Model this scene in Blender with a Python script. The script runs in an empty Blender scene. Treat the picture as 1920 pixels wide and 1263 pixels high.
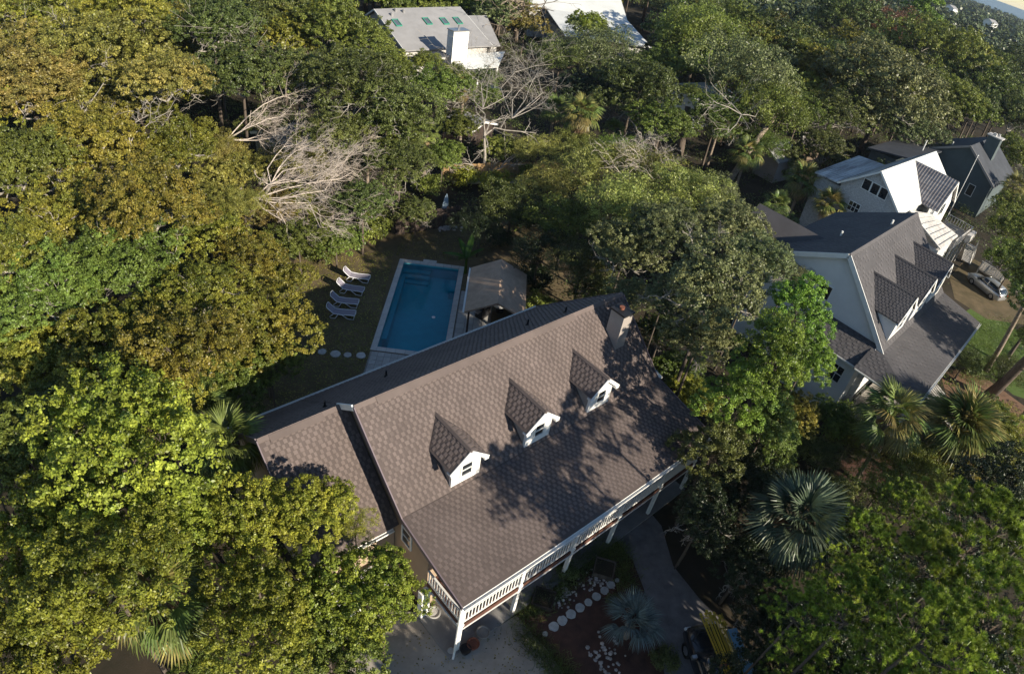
import bpy, math, random
import numpy as np
from mathutils import Vector, Matrix

S = bpy.context.scene
COL = S.collection
R = math.radians
RNG = random.Random(7)

# ------------------------------------------------------------------ camera (a wide drone lens with barrel distortion)
CAM_H = 28.0
F_PX, K3, PITCH, ROLL = 1200.97, 0.13852, R(37.949), R(9.597)
cF = np.array([0, math.cos(PITCH), -math.sin(PITCH)])
u0 = np.array([0, math.sin(PITCH), math.cos(PITCH)])
r0 = np.array([1.0, 0, 0])
cR = math.cos(ROLL) * r0 + math.sin(ROLL) * u0
cU = -math.sin(ROLL) * r0 + math.cos(ROLL) * u0
cam = bpy.data.objects.new('camera', bpy.data.cameras.new('camera'))
COL.objects.link(cam)
M = Matrix(((cR[0], cU[0], -cF[0]), (cR[1], cU[1], -cF[1]), (cR[2], cU[2], -cF[2])))
cam.matrix_world = Matrix.Translation((0, 0, CAM_H)) @ M.to_4x4()
cd = cam.data
cd.type = 'PANO'
cd.sensor_fit = 'HORIZONTAL'
cd.sensor_width = 36.0
cd.sensor_height = 36.0 * 673 / 1024
cd.clip_start = 0.1
cd.clip_end = 60000
cy = getattr(cd, 'cycles', None)
tgt = cy if (cy is not None and hasattr(cy, 'panorama_type')) else cd
pre = '' if tgt is cy else ''
tgt.panorama_type = 'FISHEYE_LENS_POLYNOMIAL'
tgt.fisheye_fov = R(170)
for n, v in zip(('k0', 'k1', 'k2', 'k3', 'k4'), (0.0, -4.44888866e-02, 1.76868165e-05, 1.20792831e-05, -1.72376175e-07)):
    setattr(tgt, 'fisheye_polynomial_' + n, v)
S.camera = cam

# ------------------------------------------------------------------ daylight
SUN_EL, SUN_AZ = R(24), R(-37)          # azimuth as a plain angle in the ground plane
EXPOSURE = 0.78
SUN_STRENGTH = 5.0
SKY_STRENGTH = 0.082
world = bpy.data.worlds.new('World'); S.world = world; world.use_nodes = True
wn = world.node_tree.nodes; wl = world.node_tree.links
wn.clear()
sky = wn.new('ShaderNodeTexSky'); sky.sky_type = 'NISHITA'; sky.sun_disc = False
sky.sun_elevation = SUN_EL
sky.sun_rotation = math.pi / 2 - SUN_AZ
sky.air_density = 1.0; sky.dust_density = 0.0; sky.ozone_density = 2.0
bg = wn.new('ShaderNodeBackground'); bg.inputs['Strength'].default_value = SKY_STRENGTH
wo = wn.new('ShaderNodeOutputWorld')
wl.new(sky.outputs[0], bg.inputs[0]); wl.new(bg.outputs[0], wo.inputs[0])
sd = Vector((math.cos(SUN_EL) * math.cos(SUN_AZ), math.cos(SUN_EL) * math.sin(SUN_AZ), math.sin(SUN_EL)))
sun = bpy.data.objects.new('sun', bpy.data.lights.new('sun', 'SUN')); COL.objects.link(sun)
sun.data.energy = SUN_STRENGTH; sun.data.angle = R(0.53); sun.data.color = (1.0, 0.9, 0.74)
sun.rotation_euler = sd.to_track_quat('Z', 'Y').to_euler()
sun.location = (30, -30, 60)
S.view_settings.view_transform = 'Standard'; S.view_settings.look = 'None'
S.view_settings.exposure = EXPOSURE; S.view_settings.gamma = 1.0; S.view_settings.use_curve_mapping = False
S.render.engine = 'CYCLES'
S.cycles.max_bounces = 6; S.cycles.diffuse_bounces = 3; S.cycles.transparent_max_bounces = 8
S.cycles.glossy_bounces = 2; S.cycles.transmission_bounces = 3

# ------------------------------------------------------------------ survey helpers: picture position at a known height -> place
def ray(px, py):
    x, y = px - 960.0, 631.5 - py
    r = math.hypot(x, y)
    th = r / F_PX
    for _ in range(15): th = r / F_PX - K3 * th ** 3
    return cF * math.cos(th) + math.sin(th) * (cR * x + cU * y) / max(r, 1e-9)
def at(px, py, z=0.0):
    d = ray(px, py); k = (z - CAM_H) / d[2]
    return Vector((d[0] * k, d[1] * k, z))
def proj(p):
    d = np.array([p[0], p[1], p[2] - CAM_H]); x, y, z = d @ cR, d @ cU, d @ cF
    rho = math.hypot(x, y); th = math.atan2(rho, z); r = F_PX * (th + K3 * th ** 3)
    return 960 + r * x / rho, 631.5 - r * y / rho

# ------------------------------------------------------------------ mesh helpers
class MB:
    def __init__(s): s.v = []; s.f = []; s.c = []; s.cur = 0.5
    def poly(s, pts):
        b = len(s.v); s.v.extend([tuple(p) for p in pts]); s.f.append(tuple(range(b, b + len(pts)))); s.c.append(s.cur)
    def box(s, c, d, rz=0.0, ax=None):
        if ax is None: ax = (Vector((math.cos(rz), math.sin(rz), 0)), Vector((-math.sin(rz), math.cos(rz), 0)), Vector((0, 0, 1)))
        c = Vector(c); b = len(s.v)
        for i in (-1, 1):
            for j in (-1, 1):
                for k in (-1, 1): s.v.append(tuple(c + ax[0] * (d[0] * i / 2) + ax[1] * (d[1] * j / 2) + ax[2] * (d[2] * k / 2)))
        for q in ((0, 1, 3, 2), (4, 6, 7, 5), (0, 4, 5, 1), (2, 3, 7, 6), (0, 2, 6, 4), (1, 5, 7, 3)):
            s.f.append(tuple(b + i for i in q)); s.c.append(s.cur)
    def bar(s, a, b, w, h, up=(0, 0, 1)):
        a, b = Vector(a), Vector(b); d = (b - a); L = d.length; d.normalize()
        up = Vector(up); x = d.cross(up)
        if x.length < 1e-4: x = Vector((1, 0, 0))
        x.normalize(); y = x.cross(d)
        s.box((a + b) / 2, (L, w, h), ax=(d, x, y))
    def tube(s, pts, rad, n=6, cap=True):
        pts = [Vector(p) for p in pts]
        if not hasattr(rad, '__len__'): rad = [rad] * len(pts)
        rings = []
        ref = None
        for i, p in enumerate(pts):
            d = (pts[min(i + 1, len(pts) - 1)] - pts[max(i - 1, 0)]).normalized()
            if ref is None:
                ref = d.orthogonal().normalized()
            x = (ref - d * ref.dot(d))
            x = x.normalized() if x.length > 1e-5 else d.orthogonal().normalized()
            ref = x; y = d.cross(x)
            b = len(s.v); rings.append(b)
            for k in range(n):
                a = 2 * math.pi * k / n
                s.v.append(tuple(p + (x * math.cos(a) + y * math.sin(a)) * rad[i]))
        for i in range(len(rings) - 1):
            for k in range(n):
                s.f.append((rings[i] + k, rings[i] + (k + 1) % n, rings[i + 1] + (k + 1) % n, rings[i + 1] + k)); s.c.append(s.cur)
        if cap and n > 2:
            s.f.append(tuple(rings[0] + k for k in range(n))[::-1]); s.c.append(s.cur)
            s.f.append(tuple(rings[-1] + k for k in range(n))); s.c.append(s.cur)
    def lathe(s, prof, c=(0, 0, 0), n=16):
        b = len(s.v)
        for r_, z in prof:
            for k in range(n):
                a = 2 * math.pi * k / n; s.v.append((c[0] + r_ * math.cos(a), c[1] + r_ * math.sin(a), c[2] + z))
        for i in range(len(prof) - 1):
            for k in range(n):
                s.f.append((b + i * n + k, b + i * n + (k + 1) % n, b + (i + 1) * n + (k + 1) % n, b + (i + 1) * n + k)); s.c.append(s.cur)
        s.f.append(tuple(b + k for k in range(n))[::-1]); s.c.append(s.cur)
        s.f.append(tuple(b + (len(prof) - 1) * n + k for k in range(n))); s.c.append(s.cur)
    def prism(s, pts, th):
        """polygon pts pushed by vector th"""
        th = Vector(th); pts = [Vector(p) for p in pts]; n = len(pts)
        s.poly(pts); q = [p + th for p in pts]; s.poly(q[::-1])
        for i in range(n): s.poly([pts[i], q[i], q[(i + 1) % n], pts[(i + 1) % n]])
    def mesh(s, name, mat=None, smooth=False):
        me = bpy.data.meshes.new(name); me.from_pydata(s.v, [], s.f)
        if any(abs(c - 0.5) > 1e-6 for c in s.c):
            a = me.attributes.new('tint', 'FLOAT', 'FACE'); a.data.foreach_set('value', s.c)
        if smooth: me.polygons.foreach_set('use_smooth', [True] * len(s.f))
        if mat: me.materials.append(mat)
        me.update(); return me
    def build(s, name, mat, parent=None, smooth=False, **kw):
        return obj(name, s.mesh(name, mat, smooth), parent, **kw)

def obj(name, me, parent=None, loc=None, rot=None, scale=None, label=None, cat=None, group=None, kind=None):
    o = bpy.data.objects.new(name, me); COL.objects.link(o)
    if parent: o.parent = parent
    if loc is not None: o.location = loc
    if rot is not None: o.rotation_euler = rot
    if scale is not None: o.scale = scale if hasattr(scale, '__len__') else (scale,) * 3
    tag(o, label, cat, group, kind)
    return o
def tag(o, label=None, cat=None, group=None, kind=None):
    if label: o['label'] = label
    if cat: o['category'] = cat
    if group: o['group'] = group
    if kind: o['kind'] = kind
    return o
def thing(name, loc, rz=0.0, label=None, cat=None, group=None):
    return obj(name, None, loc=loc, rot=(0, 0, rz), label=label, cat=cat, group=group)

# ------------------------------------------------------------------ materials
def mat(name, col, rough=0.8, var=0.15, scale=3.0, bump=0.0, bscale=40.0, tint=0.0, col2=None, objrand=0.0, metal=0.0, spec=0.3, transl=0.0, detail=6.0, stretch=None, hue=0.0, coat=0.0):
    m = bpy.data.materials.new(name); m.use_nodes = True
    N, K = m.node_tree.nodes, m.node_tree.links
    b = N['Principled BSDF']
    b.inputs['Roughness'].default_value = rough; b.inputs['Metallic'].default_value = metal
    b.inputs['Specular IOR Level'].default_value = spec
    if coat: b.inputs['Coat Weight'].default_value = coat
    tc = N.new('ShaderNodeTexCoord'); nz = N.new('ShaderNodeTexNoise')
    nz.inputs['Scale'].default_value = scale; nz.inputs['Detail'].default_value = detail; nz.inputs['Roughness'].default_value = 0.65
    src = tc.outputs['Object']
    if stretch:
        mp = N.new('ShaderNodeMapping'); mp.inputs['Scale'].default_value = stretch; K.new(src, mp.inputs[0]); src = mp.outputs[0]
    K.new(src, nz.inputs['Vector'])
    c2 = col2 if col2 else tuple(c * (1 - var * 1.6) for c in col)
    mix = N.new('ShaderNodeMix'); mix.data_type = 'RGBA'
    mix.inputs[6].default_value = (*c2, 1); mix.inputs[7].default_value = (*[min(1, c * (1 + (var if not col2 else 0))) for c in col], 1)
    rmp = N.new('ShaderNodeMapRange'); rmp.inputs[1].default_value = 0.32; rmp.inputs[2].default_value = 0.68
    K.new(nz.outputs['Fac'], rmp.inputs[0]); K.new(rmp.outputs[0], mix.inputs[0])
    out = mix.outputs[2]
    def bc(val_socket, lo, hi, out):
        mr = N.new('ShaderNodeMapRange'); mr.inputs[3].default_value = lo; mr.inputs[4].default_value = hi
        K.new(val_socket, mr.inputs[0])
        hs = N.new('ShaderNodeHueSaturation'); K.new(out, hs.inputs['Color']); K.new(mr.outputs[0], hs.inputs['Value'])
        return hs
    if tint:
        at_ = N.new('ShaderNodeAttribute'); at_.attribute_name = 'tint'
        hs = bc(at_.outputs['Fac'], 1 - tint, 1 + tint, out); out = hs.outputs[0]
    if objrand or hue:
        oi = N.new('ShaderNodeObjectInfo')
        hs = bc(oi.outputs['Random'], 1 - objrand, 1 + objrand, out)
        if hue:
            ml = N.new('ShaderNodeMath'); ml.operation = 'MULTIPLY'; ml.inputs[1].default_value = 7.31; K.new(oi.outputs['Random'], ml.inputs[0])
            fr = N.new('ShaderNodeMath'); fr.operation = 'FRACT'; K.new(ml.outputs[0], fr.inputs[0])
            mh = N.new('ShaderNodeMapRange'); mh.inputs[3].default_value = 0.5 - hue; mh.inputs[4].default_value = 0.5 + hue
            K.new(fr.outputs[0], mh.inputs[0]); K.new(mh.outputs[0], hs.inputs['Hue'])
        out = hs.outputs[0]
    K.new(out, b.inputs['Base Color'])
    if bump:
        n2 = N.new('ShaderNodeTexNoise'); n2.inputs['Scale'].default_value = bscale; n2.inputs['Detail'].default_value = 4
        K.new(src, n2.inputs['Vector'])
        bp = N.new('ShaderNodeBump'); bp.inputs['Strength'].default_value = bump; bp.inputs['Distance'].default_value = 0.02
        K.new(n2.outputs['Fac'], bp.inputs['Height']); K.new(bp.outputs[0], b.inputs['Normal'])
    if transl:
        tr = N.new('ShaderNodeBsdfTranslucent'); K.new(out, tr.inputs[0])
        ms = N.new('ShaderNodeMixShader'); ms.inputs[0].default_value = transl
        o_ = N['Material Output']; K.new(b.outputs[0], ms.inputs[1]); K.new(tr.outputs[0], ms.inputs[2]); K.new(ms.outputs[0], o_.inputs[0])
    return m

MT = {}
MT['shingle'] = mat('brown_shingle', (0.148, 0.117, 0.106), 0.9, 0.10, 0.6, bump=0.3, bscale=60, tint=0.16)
MT['shingle_base'] = mat('brown_shingle_base', (0.120, 0.095, 0.087), 0.95, 0.10, 0.6, bump=0.3, bscale=60, tint=0.2)
MT['shingle_grey'] = mat('grey_shingle', (0.098, 0.092, 0.094), 0.9, 0.10, 0.5, bump=0.3, bscale=60, tint=0.14)
MT['shingle_grey_base'] = mat('grey_shingle_base', (0.080, 0.076, 0.079), 0.95, 0.12, 0.5, bump=0.3, bscale=60)
MT['shingle_tan'] = mat('weathered_tan_shingle', (0.50, 0.355, 0.25), 0.9, 0.14, 1.6, bump=0.3, bscale=60, tint=0.15)
MT['roof_far'] = mat('far_grey_roof', (0.27, 0.265, 0.265), 0.9, 0.10, 0.4, bump=0.2, bscale=20)
MT['roof_dark'] = mat('dark_roof', (0.06, 0.065, 0.075), 0.9, 0.15, 0.4, bump=0.2, bscale=20)
MT['metal_white'] = mat('white_metal_roof', (0.64, 0.65, 0.62), 0.45, 0.06, 0.35, spec=0.5)
MT['metal_stained'] = mat('stained_white_metal_roof', (0.62, 0.63, 0.62), 0.5, 0.1, 0.5, col2=(0.16, 0.15, 0.15), stretch=(0.25, 2.2, 1))
MT['metal_grey'] = mat('streaked_grey_metal_roof', (0.36, 0.34, 0.33), 0.5, 0.1, 1.2, col2=(0.15, 0.13, 0.13), stretch=(3, 0.3, 1))
MT['white'] = mat('white_paint', (0.78, 0.77, 0.73), 0.55, 0.04, 2.0)
MT['white_old'] = mat('weathered_white_paint', (0.62, 0.60, 0.56), 0.7, 0.12, 1.6, col2=(0.36, 0.34, 0.32))
MT['siding_white'] = mat('white_lap_siding', (0.72, 0.73, 0.73), 0.6, 0.04, 0.8)
MT['shakes'] = mat('mottled_white_shakes', (0.66, 0.66, 0.64), 0.8, 0.1, 5.0, col2=(0.28, 0.27, 0.27), stretch=(1, 1, 3))
MT['tan'] = mat('tan_stucco', (0.36, 0.27, 0.19), 0.85, 0.06, 1.0, bump=0.15, bscale=30)
MT['cheek'] = mat('grey_tan_siding', (0.33, 0.29, 0.26), 0.8, 0.08, 1.0)
MT['teal'] = mat('grey_green_siding', (0.085, 0.105, 0.108), 0.8, 0.08, 1.0)
MT['glass'] = mat('dark_window_glass', (0.02, 0.025, 0.03), 0.06, 0.1, 1.0, spec=0.8)
MT['concrete'] = mat('stained_concrete', (0.42, 0.375, 0.32), 0.9, 0.1, 0.55, col2=(0.24, 0.21, 0.175), bump=0.2, bscale=25, detail=10)
MT['slab'] = mat('grey_concrete', (0.23, 0.22, 0.21), 0.9, 0.15, 0.8, bump=0.2, bscale=25, detail=10)
MT['gravel_drive'] = mat('grey_gravel_asphalt', (0.175, 0.165, 0.165), 0.95, 0.2, 1.5, bump=0.6, bscale=35, detail=10)
MT['soil'] = mat('forest_soil', (0.05, 0.037, 0.024), 0.98, 0.3, 0.5, col2=(0.022, 0.02, 0.011), bump=0.5, bscale=12, detail=10)
MT['yard'] = mat('leaf_strewn_yard', (0.165, 0.12, 0.068), 0.98, 0.3, 0.7, col2=(0.075, 0.062, 0.03), bump=0.6, bscale=14, detail=12)
MT['mulch'] = mat('reddish_mulch', (0.11, 0.055, 0.04), 0.98, 0.3, 1.5, col2=(0.045, 0.025, 0.02), bump=0.9, bscale=22, detail=12)
MT['lawn'] = mat('green_lawn', (0.09, 0.13, 0.03), 0.95, 0.3, 1.2, col2=(0.07, 0.12, 0.02), bump=0.5, bscale=30, detail=10)
MT['red_soil'] = mat('pine_straw_ground', (0.20, 0.115, 0.072), 0.98, 0.3, 1.2, col2=(0.17, 0.10, 0.06), bump=0.6, bscale=22, detail=12)
MT['coping'] = mat('pale_stone_coping', (0.50, 0.48, 0.45), 0.8, 0.06, 3.0, objrand=0.06, bump=0.1)
MT['paver'] = mat('pale_paver', (0.40, 0.385, 0.36), 0.85, 0.08, 4.0, objrand=0.10, bump=0.1)
MT['pool'] = mat('blue_pool_plaster', (0.085, 0.50, 0.56), 0.7, 0.06, 1.2)
MT['wood_dark'] = mat('dark_weathered_wood', (0.075, 0.055, 0.045), 0.9, 0.2, 3.0, tint=0.3)
MT['wood_tan'] = mat('tan_fence_wood', (0.42, 0.27, 0.13), 0.85, 0.15, 3.0, tint=0.25)
MT['wood_grey'] = mat('grey_weathered_boards', (0.36, 0.33, 0.29), 0.85, 0.15, 2.5, tint=0.2, objrand=0.12)
MT['wood_red'] = mat('reddish_deck_boards', (0.11, 0.05, 0.035), 0.85, 0.15, 2.5)
MT['bark'] = mat('brown_bark', (0.12, 0.095, 0.075), 0.95, 0.3, 5.0, bump=0.8, bscale=14, stretch=(1, 1, 0.3))
MT['bark_pale'] = mat('pale_grey_bark', (0.34, 0.305, 0.26), 0.9, 0.2, 5.0, bump=0.3)
MT['twig'] = mat('bleached_twigs', (0.55, 0.47, 0.40), 0.9, 0.2, 3.0)
MT['palm_trunk'] = mat('palm_trunk_bark', (0.27, 0.215, 0.165), 0.95, 0.3, 4.0, bump=0.9, bscale=10, stretch=(1, 1, 2.5))
MT['black'] = mat('black_metal', (0.02, 0.02, 0.022), 0.5, 0.2, 3.0)
MT['terracotta'] = mat('terracotta', (0.20, 0.075, 0.045), 0.8, 0.15, 3.0)
MT['stone'] = mat('pale_round_stone', (0.46, 0.45, 0.43), 0.85, 0.15, 5.0, objrand=0.12, bump=0.3)
MT['rock'] = mat('rubble_rock', (0.42, 0.37, 0.34), 0.9, 0.3, 5.0, tint=0.4, bump=0.4)
MT['sling'] = mat('grey_lavender_sling', (0.25, 0.23, 0.27), 0.8, 0.05, 20.0)
MT['frame_white'] = mat('white_resin_frame', (0.72, 0.72, 0.74), 0.5, 0.03, 3.0)
MT['car'] = mat('silver_car_paint', (0.46, 0.46, 0.46), 0.3, 0.03, 1.0, metal=0.6, spec=0.5, coat=0.5)
MT['truck'] = mat('dark_truck_paint', (0.015, 0.016, 0.02), 0.25, 0.05, 1.0, spec=0.5, coat=0.5)
MT['tyre'] = mat('tyre_rubber', (0.02, 0.02, 0.02), 0.9, 0.1, 3.0)
MT['rim'] = mat('wheel_rim', (0.45, 0.45, 0.46), 0.35, 0.05, 3.0, metal=0.8)
MT['lamp'] = mat('lamp_lens', (0.6, 0.6, 0.6), 0.1, 0.05, 3.0)
MT['lamp_red'] = mat('red_lamp_lens', (0.35, 0.02, 0.02), 0.15, 0.05, 3.0)
MT['yellow'] = mat('yellow_pole', (0.52, 0.36, 0.035), 0.5, 0.1, 3.0, tint=0.25)
MT['reflect_blue'] = mat('pale_blue_sky_reflection', (0.16, 0.32, 0.46), 0.45, 0.1, 2.0)  # sky reflection on the truck, put into a pale blue colour
MT['surf'] = mat('pale_blue_surfboard', (0.32, 0.42, 0.50), 0.35, 0.1, 1.5)
MT['green_frame'] = mat('green_metal_frame', (0.05, 0.28, 0.19), 0.5, 0.1, 1.5)
MT['skyglass'] = mat('skylight_glass', (0.10, 0.12, 0.14), 0.1, 0.1, 1.0, spec=0.8)
MT['sand'] = mat('sandy_path', (0.45, 0.38, 0.27), 0.95, 0.2, 1.0)

# water of the pool and of the sea
def water_mat(name, tintc, fac):
    m = bpy.data.materials.new(name); m.use_nodes = True
    N, K = m.node_tree.nodes, m.node_tree.links; N.clear()
    o = N.new('ShaderNodeOutputMaterial'); t = N.new('ShaderNodeBsdfTransparent'); t.inputs[0].default_value = (*tintc, 1)
    g = N.new('ShaderNodeBsdfGlossy'); g.inputs['Roughness'].default_value = 0.03; g.inputs[0].default_value = (1, 1, 1, 1)
    fr = N.new('ShaderNodeFresnel'); fr.inputs[0].default_value = 1.33
    nz = N.new('ShaderNodeTexNoise'); nz.inputs['Scale'].default_value = 3.0; tc = N.new('ShaderNodeTexCoord'); K.new(tc.outputs['Object'], nz.inputs['Vector'])
    bp = N.new('ShaderNodeBump'); bp.inputs['Strength'].default_value = 0.25; bp.inputs['Distance'].default_value = 0.02
    K.new(nz.outputs['Fac'], bp.inputs['Height']); K.new(bp.outputs[0], g.inputs['Normal']); K.new(bp.outputs[0], fr.inputs['Normal'])
    mx = N.new('ShaderNodeMixShader'); K.new(fr.outputs[0], mx.inputs[0]); K.new(t.outputs[0], mx.inputs[1]); K.new(g.outputs[0], mx.inputs[2]); K.new(mx.outputs[0], o.inputs[0])
    return m
MT['water'] = water_mat('pool_water', (0.30, 0.76, 0.82), 0.1)
MT['sea'] = mat('sea_water', (0.045, 0.10, 0.125), 0.35, 0.1, 0.01, spec=0.4, bump=0.3, bscale=0.2)

# ------------------------------------------------------------------ ground: one sheet, flush sheets each a few mm higher
def sheet(name, pts, z, m, label=None, kind='structure'):
    mb = MB(); mb.poly([(p[0], p[1], z) for p in pts]); o = mb.build(name, m, None, kind=kind)
    if label: o['label'] = label
    return o
mb = MB()
c1, c2 = at(1800, 0), at(1920, 50)          # shoreline
sdv = (c2 - c1).normalized(); nrm = Vector((-sdv.y, sdv.x, 0)); nrm = nrm if nrm.dot(c1) > 0 else -nrm
A_, B_ = c1 - sdv * 4000, c1 + sdv * 4000
PO = at(0, 0)
# pool frame
POOL_O, POOL_A = Vector((-9.215, 31.922, 0)), R(94.068)
POOL_L, POOL_W = 11.688, 5.302
pl = Vector((math.cos(POOL_A), math.sin(POOL_A), 0)); pw = Vector((math.sin(POOL_A), -math.cos(POOL_A), 0))
def pp(l, w, z=0.0): return POOL_O + pl * l + pw * w + Vector((0, 0, z))
cw = 0.42
hole = [pp(cw, cw), pp(POOL_L - cw, cw), pp(POOL_L - cw, POOL_W - cw), pp(cw, POOL_W - cw)]
far_ = [A_ - nrm * 6000, B_ - nrm * 6000, B_, A_]
# ring of ground around the pool opening, then out to the shore
r1 = [pp(-3, -3), pp(POOL_L + 3, -3), pp(POOL_L + 3, POOL_W + 3), pp(-3, POOL_W + 3)]
for i in range(4): mb.poly([hole[i], hole[(i + 1) % 4], r1[(i + 1) % 4], r1[i]])
import itertools
def ring_to(far, near):
    best = None
    for sh in range(4):
        for rev in (1, -1):
            q = [far[(sh + rev * i) % 4] for i in range(4)]
            d = sum((q[i] - near[i]).length for i in range(4))
            if best is None or d < best[0]: best = (d, q)
    return best[1]
q = ring_to(far_, r1)
for i in range(4): mb.poly([r1[i], r1[(i + 1) % 4], q[(i + 1) % 4], q[i]])
mb.build('ground', MT['soil'], None, kind='structure')
mb = MB(); mb.poly([A_ - nrm * 2 - sdv * 40000 + Vector((0, 0, -0.6)), B_ - nrm * 2 + sdv * 40000 + Vector((0, 0, -0.6)), B_ + nrm * 50000 + sdv * 40000 + Vector((0, 0, -0.6)), A_ + nrm * 50000 - sdv * 40000 + Vector((0, 0, -0.6))])
mb.build('sea', MT['sea'], None, kind='structure')
mb = MB(); mb.prism([A_ - nrm * 1, B_ - nrm * 1, B_ + nrm * 0, A_ + nrm * 0], (0, 0, -1.0)); mb.build('shore', MT['sand'], None, kind='structure')

G = lambda *a: [at(x, y) for x, y in a]
# back yard (with the pool opening left free: built as strips round it)
mb = MB(); z = Vector((0, 0, 0.004))
yard_out = [at(420, 830), at(560, 470), at(700, 420), at(800, 395), at(1010, 420), at(1080, 560), at(1180, 640), at(700, 770)]
pin = [pp(-0.02, -0.02), pp(POOL_L + .02, -0.02), pp(POOL_L + .02, POOL_W + .02), pp(-.02, POOL_W + .02)]
# left strip, top strip, right strip, bottom strip
mb.poly([p + z for p in (yard_out[0], yard_out[1], yard_out[2], pin[1], pin[0])])
mb.poly([p + z for p in (yard_out[2], yard_out[3], yard_out[4], pin[2], pin[1])])
mb.poly([p + z for p in (yard_out[4], yard_out[5], yard_out[6], pin[3], pin[2])])
mb.poly([p + z for p in (yard_out[6], yard_out[7], yard_out[0], pin[0], pin[3])])
mb.build('yard', MT['yard'], None, kind='structure')
sheet('driveway', G((690, 1140), (790, 1148), (853, 1226), (968, 1152), (1000, 1190), (1030, 1222), (1075, 1290), (1080, 1340), (640, 1340), (660, 1200)), 0.008, MT['concrete'])
sheet('garden_bed', G((968, 1152), (1150, 1010), (1185, 1050), (1205, 1100), (1225, 1160), (1250, 1290), (1260, 1340), (1081, 1340), (1076, 1290), (1031, 1222), (1001, 1190)), 0.008, MT['mulch'])
sheet('gravel_drive', G((1152, 1008), (1215, 955), (1240, 985), (1262, 1060), (1310, 1120), (1370, 1180), (1430, 1263), (1460, 1350), (1262, 1350), (1251, 1290), (1226, 1160), (1206, 1100), (1186, 1050)), 0.008, MT['gravel_drive'])
sheet('lawn', G((1800, 590), (1850, 560), (1925, 640), (1960, 760), (1900, 740), (1840, 690), (1800, 640)), 0.008, MT['lawn'])
sheet('parking_pad', G((1780, 520), (1815, 480), (1890, 520), (1930, 610), (1850, 598), (1790, 560)), 0.012, MT['yard'])
sheet('pine_straw_bed', G((1760, 690), (1830, 695), (1895, 742), (1960, 790), (1960, 860), (1860, 850), (1780, 760)), 0.006, MT['red_soil'])
sheet('sandy_clearing', G((830, 316), (1060, 316), (1040, 345), (850, 345)), 0.006, MT['sand'])
sheet('red_clearing', G((1580, 860), (1680, 860), (1660, 905), (1560, 890)), 0.006, MT['mulch'])

# ================================================================== HOUSES
def L(u, v, z): return Vector((u, -v, z))            # house frame: u along the ridge, v towards the front
def inside(poly, p):
    s = 0
    for i in range(len(poly)):
        a, b = poly[i], poly[(i + 1) % len(poly)]
        c = (b[0] - a[0]) * (p[1] - a[1]) - (b[1] - a[1]) * (p[0] - a[0])
        if abs(c) < 1e-9: continue
        if s == 0: s = 1 if c > 0 else -1
        elif (c > 0) != (s > 0): return False
    return True
class Roof:
    """a pitched slab with courses of raised shingle tabs; poly in (a, t): a along the eave, t down the slope"""
    def __init__(s, course=0.2, tab=0.29): s.base = MB(); s.tabs = []; s.course = course; s.tab = tab; s.rng = random.Random(3)
    def plane(s, o, adir, ddir, poly, thick=0.16, tabs=True, keep=1.0):
        adir = Vector(adir).normalized(); ddir = Vector(ddir).normalized(); n = adir.cross(ddir)
        if n.z < 0: n = -n
        s.base.cur = 0.5
        s.base.prism([o + adir * a + ddir * t for a, t in poly], -n * thick)
        if not tabs: return
        a0, a1 = min(p[0] for p in poly), max(p[0] for p in poly); t0, t1 = min(p[1] for p in poly), max(p[1] for p in poly)
        nr = int((t1 - t0) / s.course); r = 0
        for r in range(nr):
            t = t0 + r * s.course; off = (r % 2) * 0.5 + s.rng.uniform(-.16, .16)
            k = 0
            while True:
                a = a0 + (k + off - 0.5) * s.tab; k += 1
                if a > a1: break
                w = s.tab * s.rng.uniform(.36, .68)
                cs = ((a, t + .01), (a + w, t + .01), (a + w, t + s.course - .015), (a, t + s.course - .015))
                if s.rng.random() > keep: continue
                if all(inside(poly, c) for c in cs):
                    p = [o + adir * c[0] + ddir * c[1] for c in cs]
                    s.tabs.append((p, n, s.rng.choice((.4, .5, .55, .62, .75))))
    def build(s, name, m, mt, parent, single=0, label=None, tabname='shingle'):
        base = s.base.build(name, m, parent)
        if label: base['label'] = label
        tabs = s.tabs
        if single and tabs:
            mw = parent.matrix_basis if parent.parent is None else parent.matrix_basis
            mwp = Matrix.Translation(parent.location) @ parent.rotation_euler.to_matrix().to_4x4()
            tabs = sorted(tabs, key=lambda t: (mwp @ t[0][0] - Vector((0, 0, CAM_H))).length)
        for p, n, c in tabs[:single]:
            mb = MB(); mb.cur = c; s._tab(mb, p, n); mb.build(tabname, mt, base)
        mb = MB()
        for p, n, c in tabs[single:]: mb.cur = c; s._tab(mb, p, n)
        if mb.v: mb.build('shingle_courses' if tabname == 'shingle' else tabname + '_rows', mt, base, kind='stuff')
        return base
    def _tab(s, mb, p, n):
        a, b, c, d = p
        lo, hi = n * 0.003, n * 0.022
        mb.poly([a + lo, b + lo, c + hi, d + hi]); mb.poly([d + hi, c + hi, c, d]); mb.poly([a + lo, d + hi, d]); mb.poly([b + lo, c, c + hi])

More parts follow.
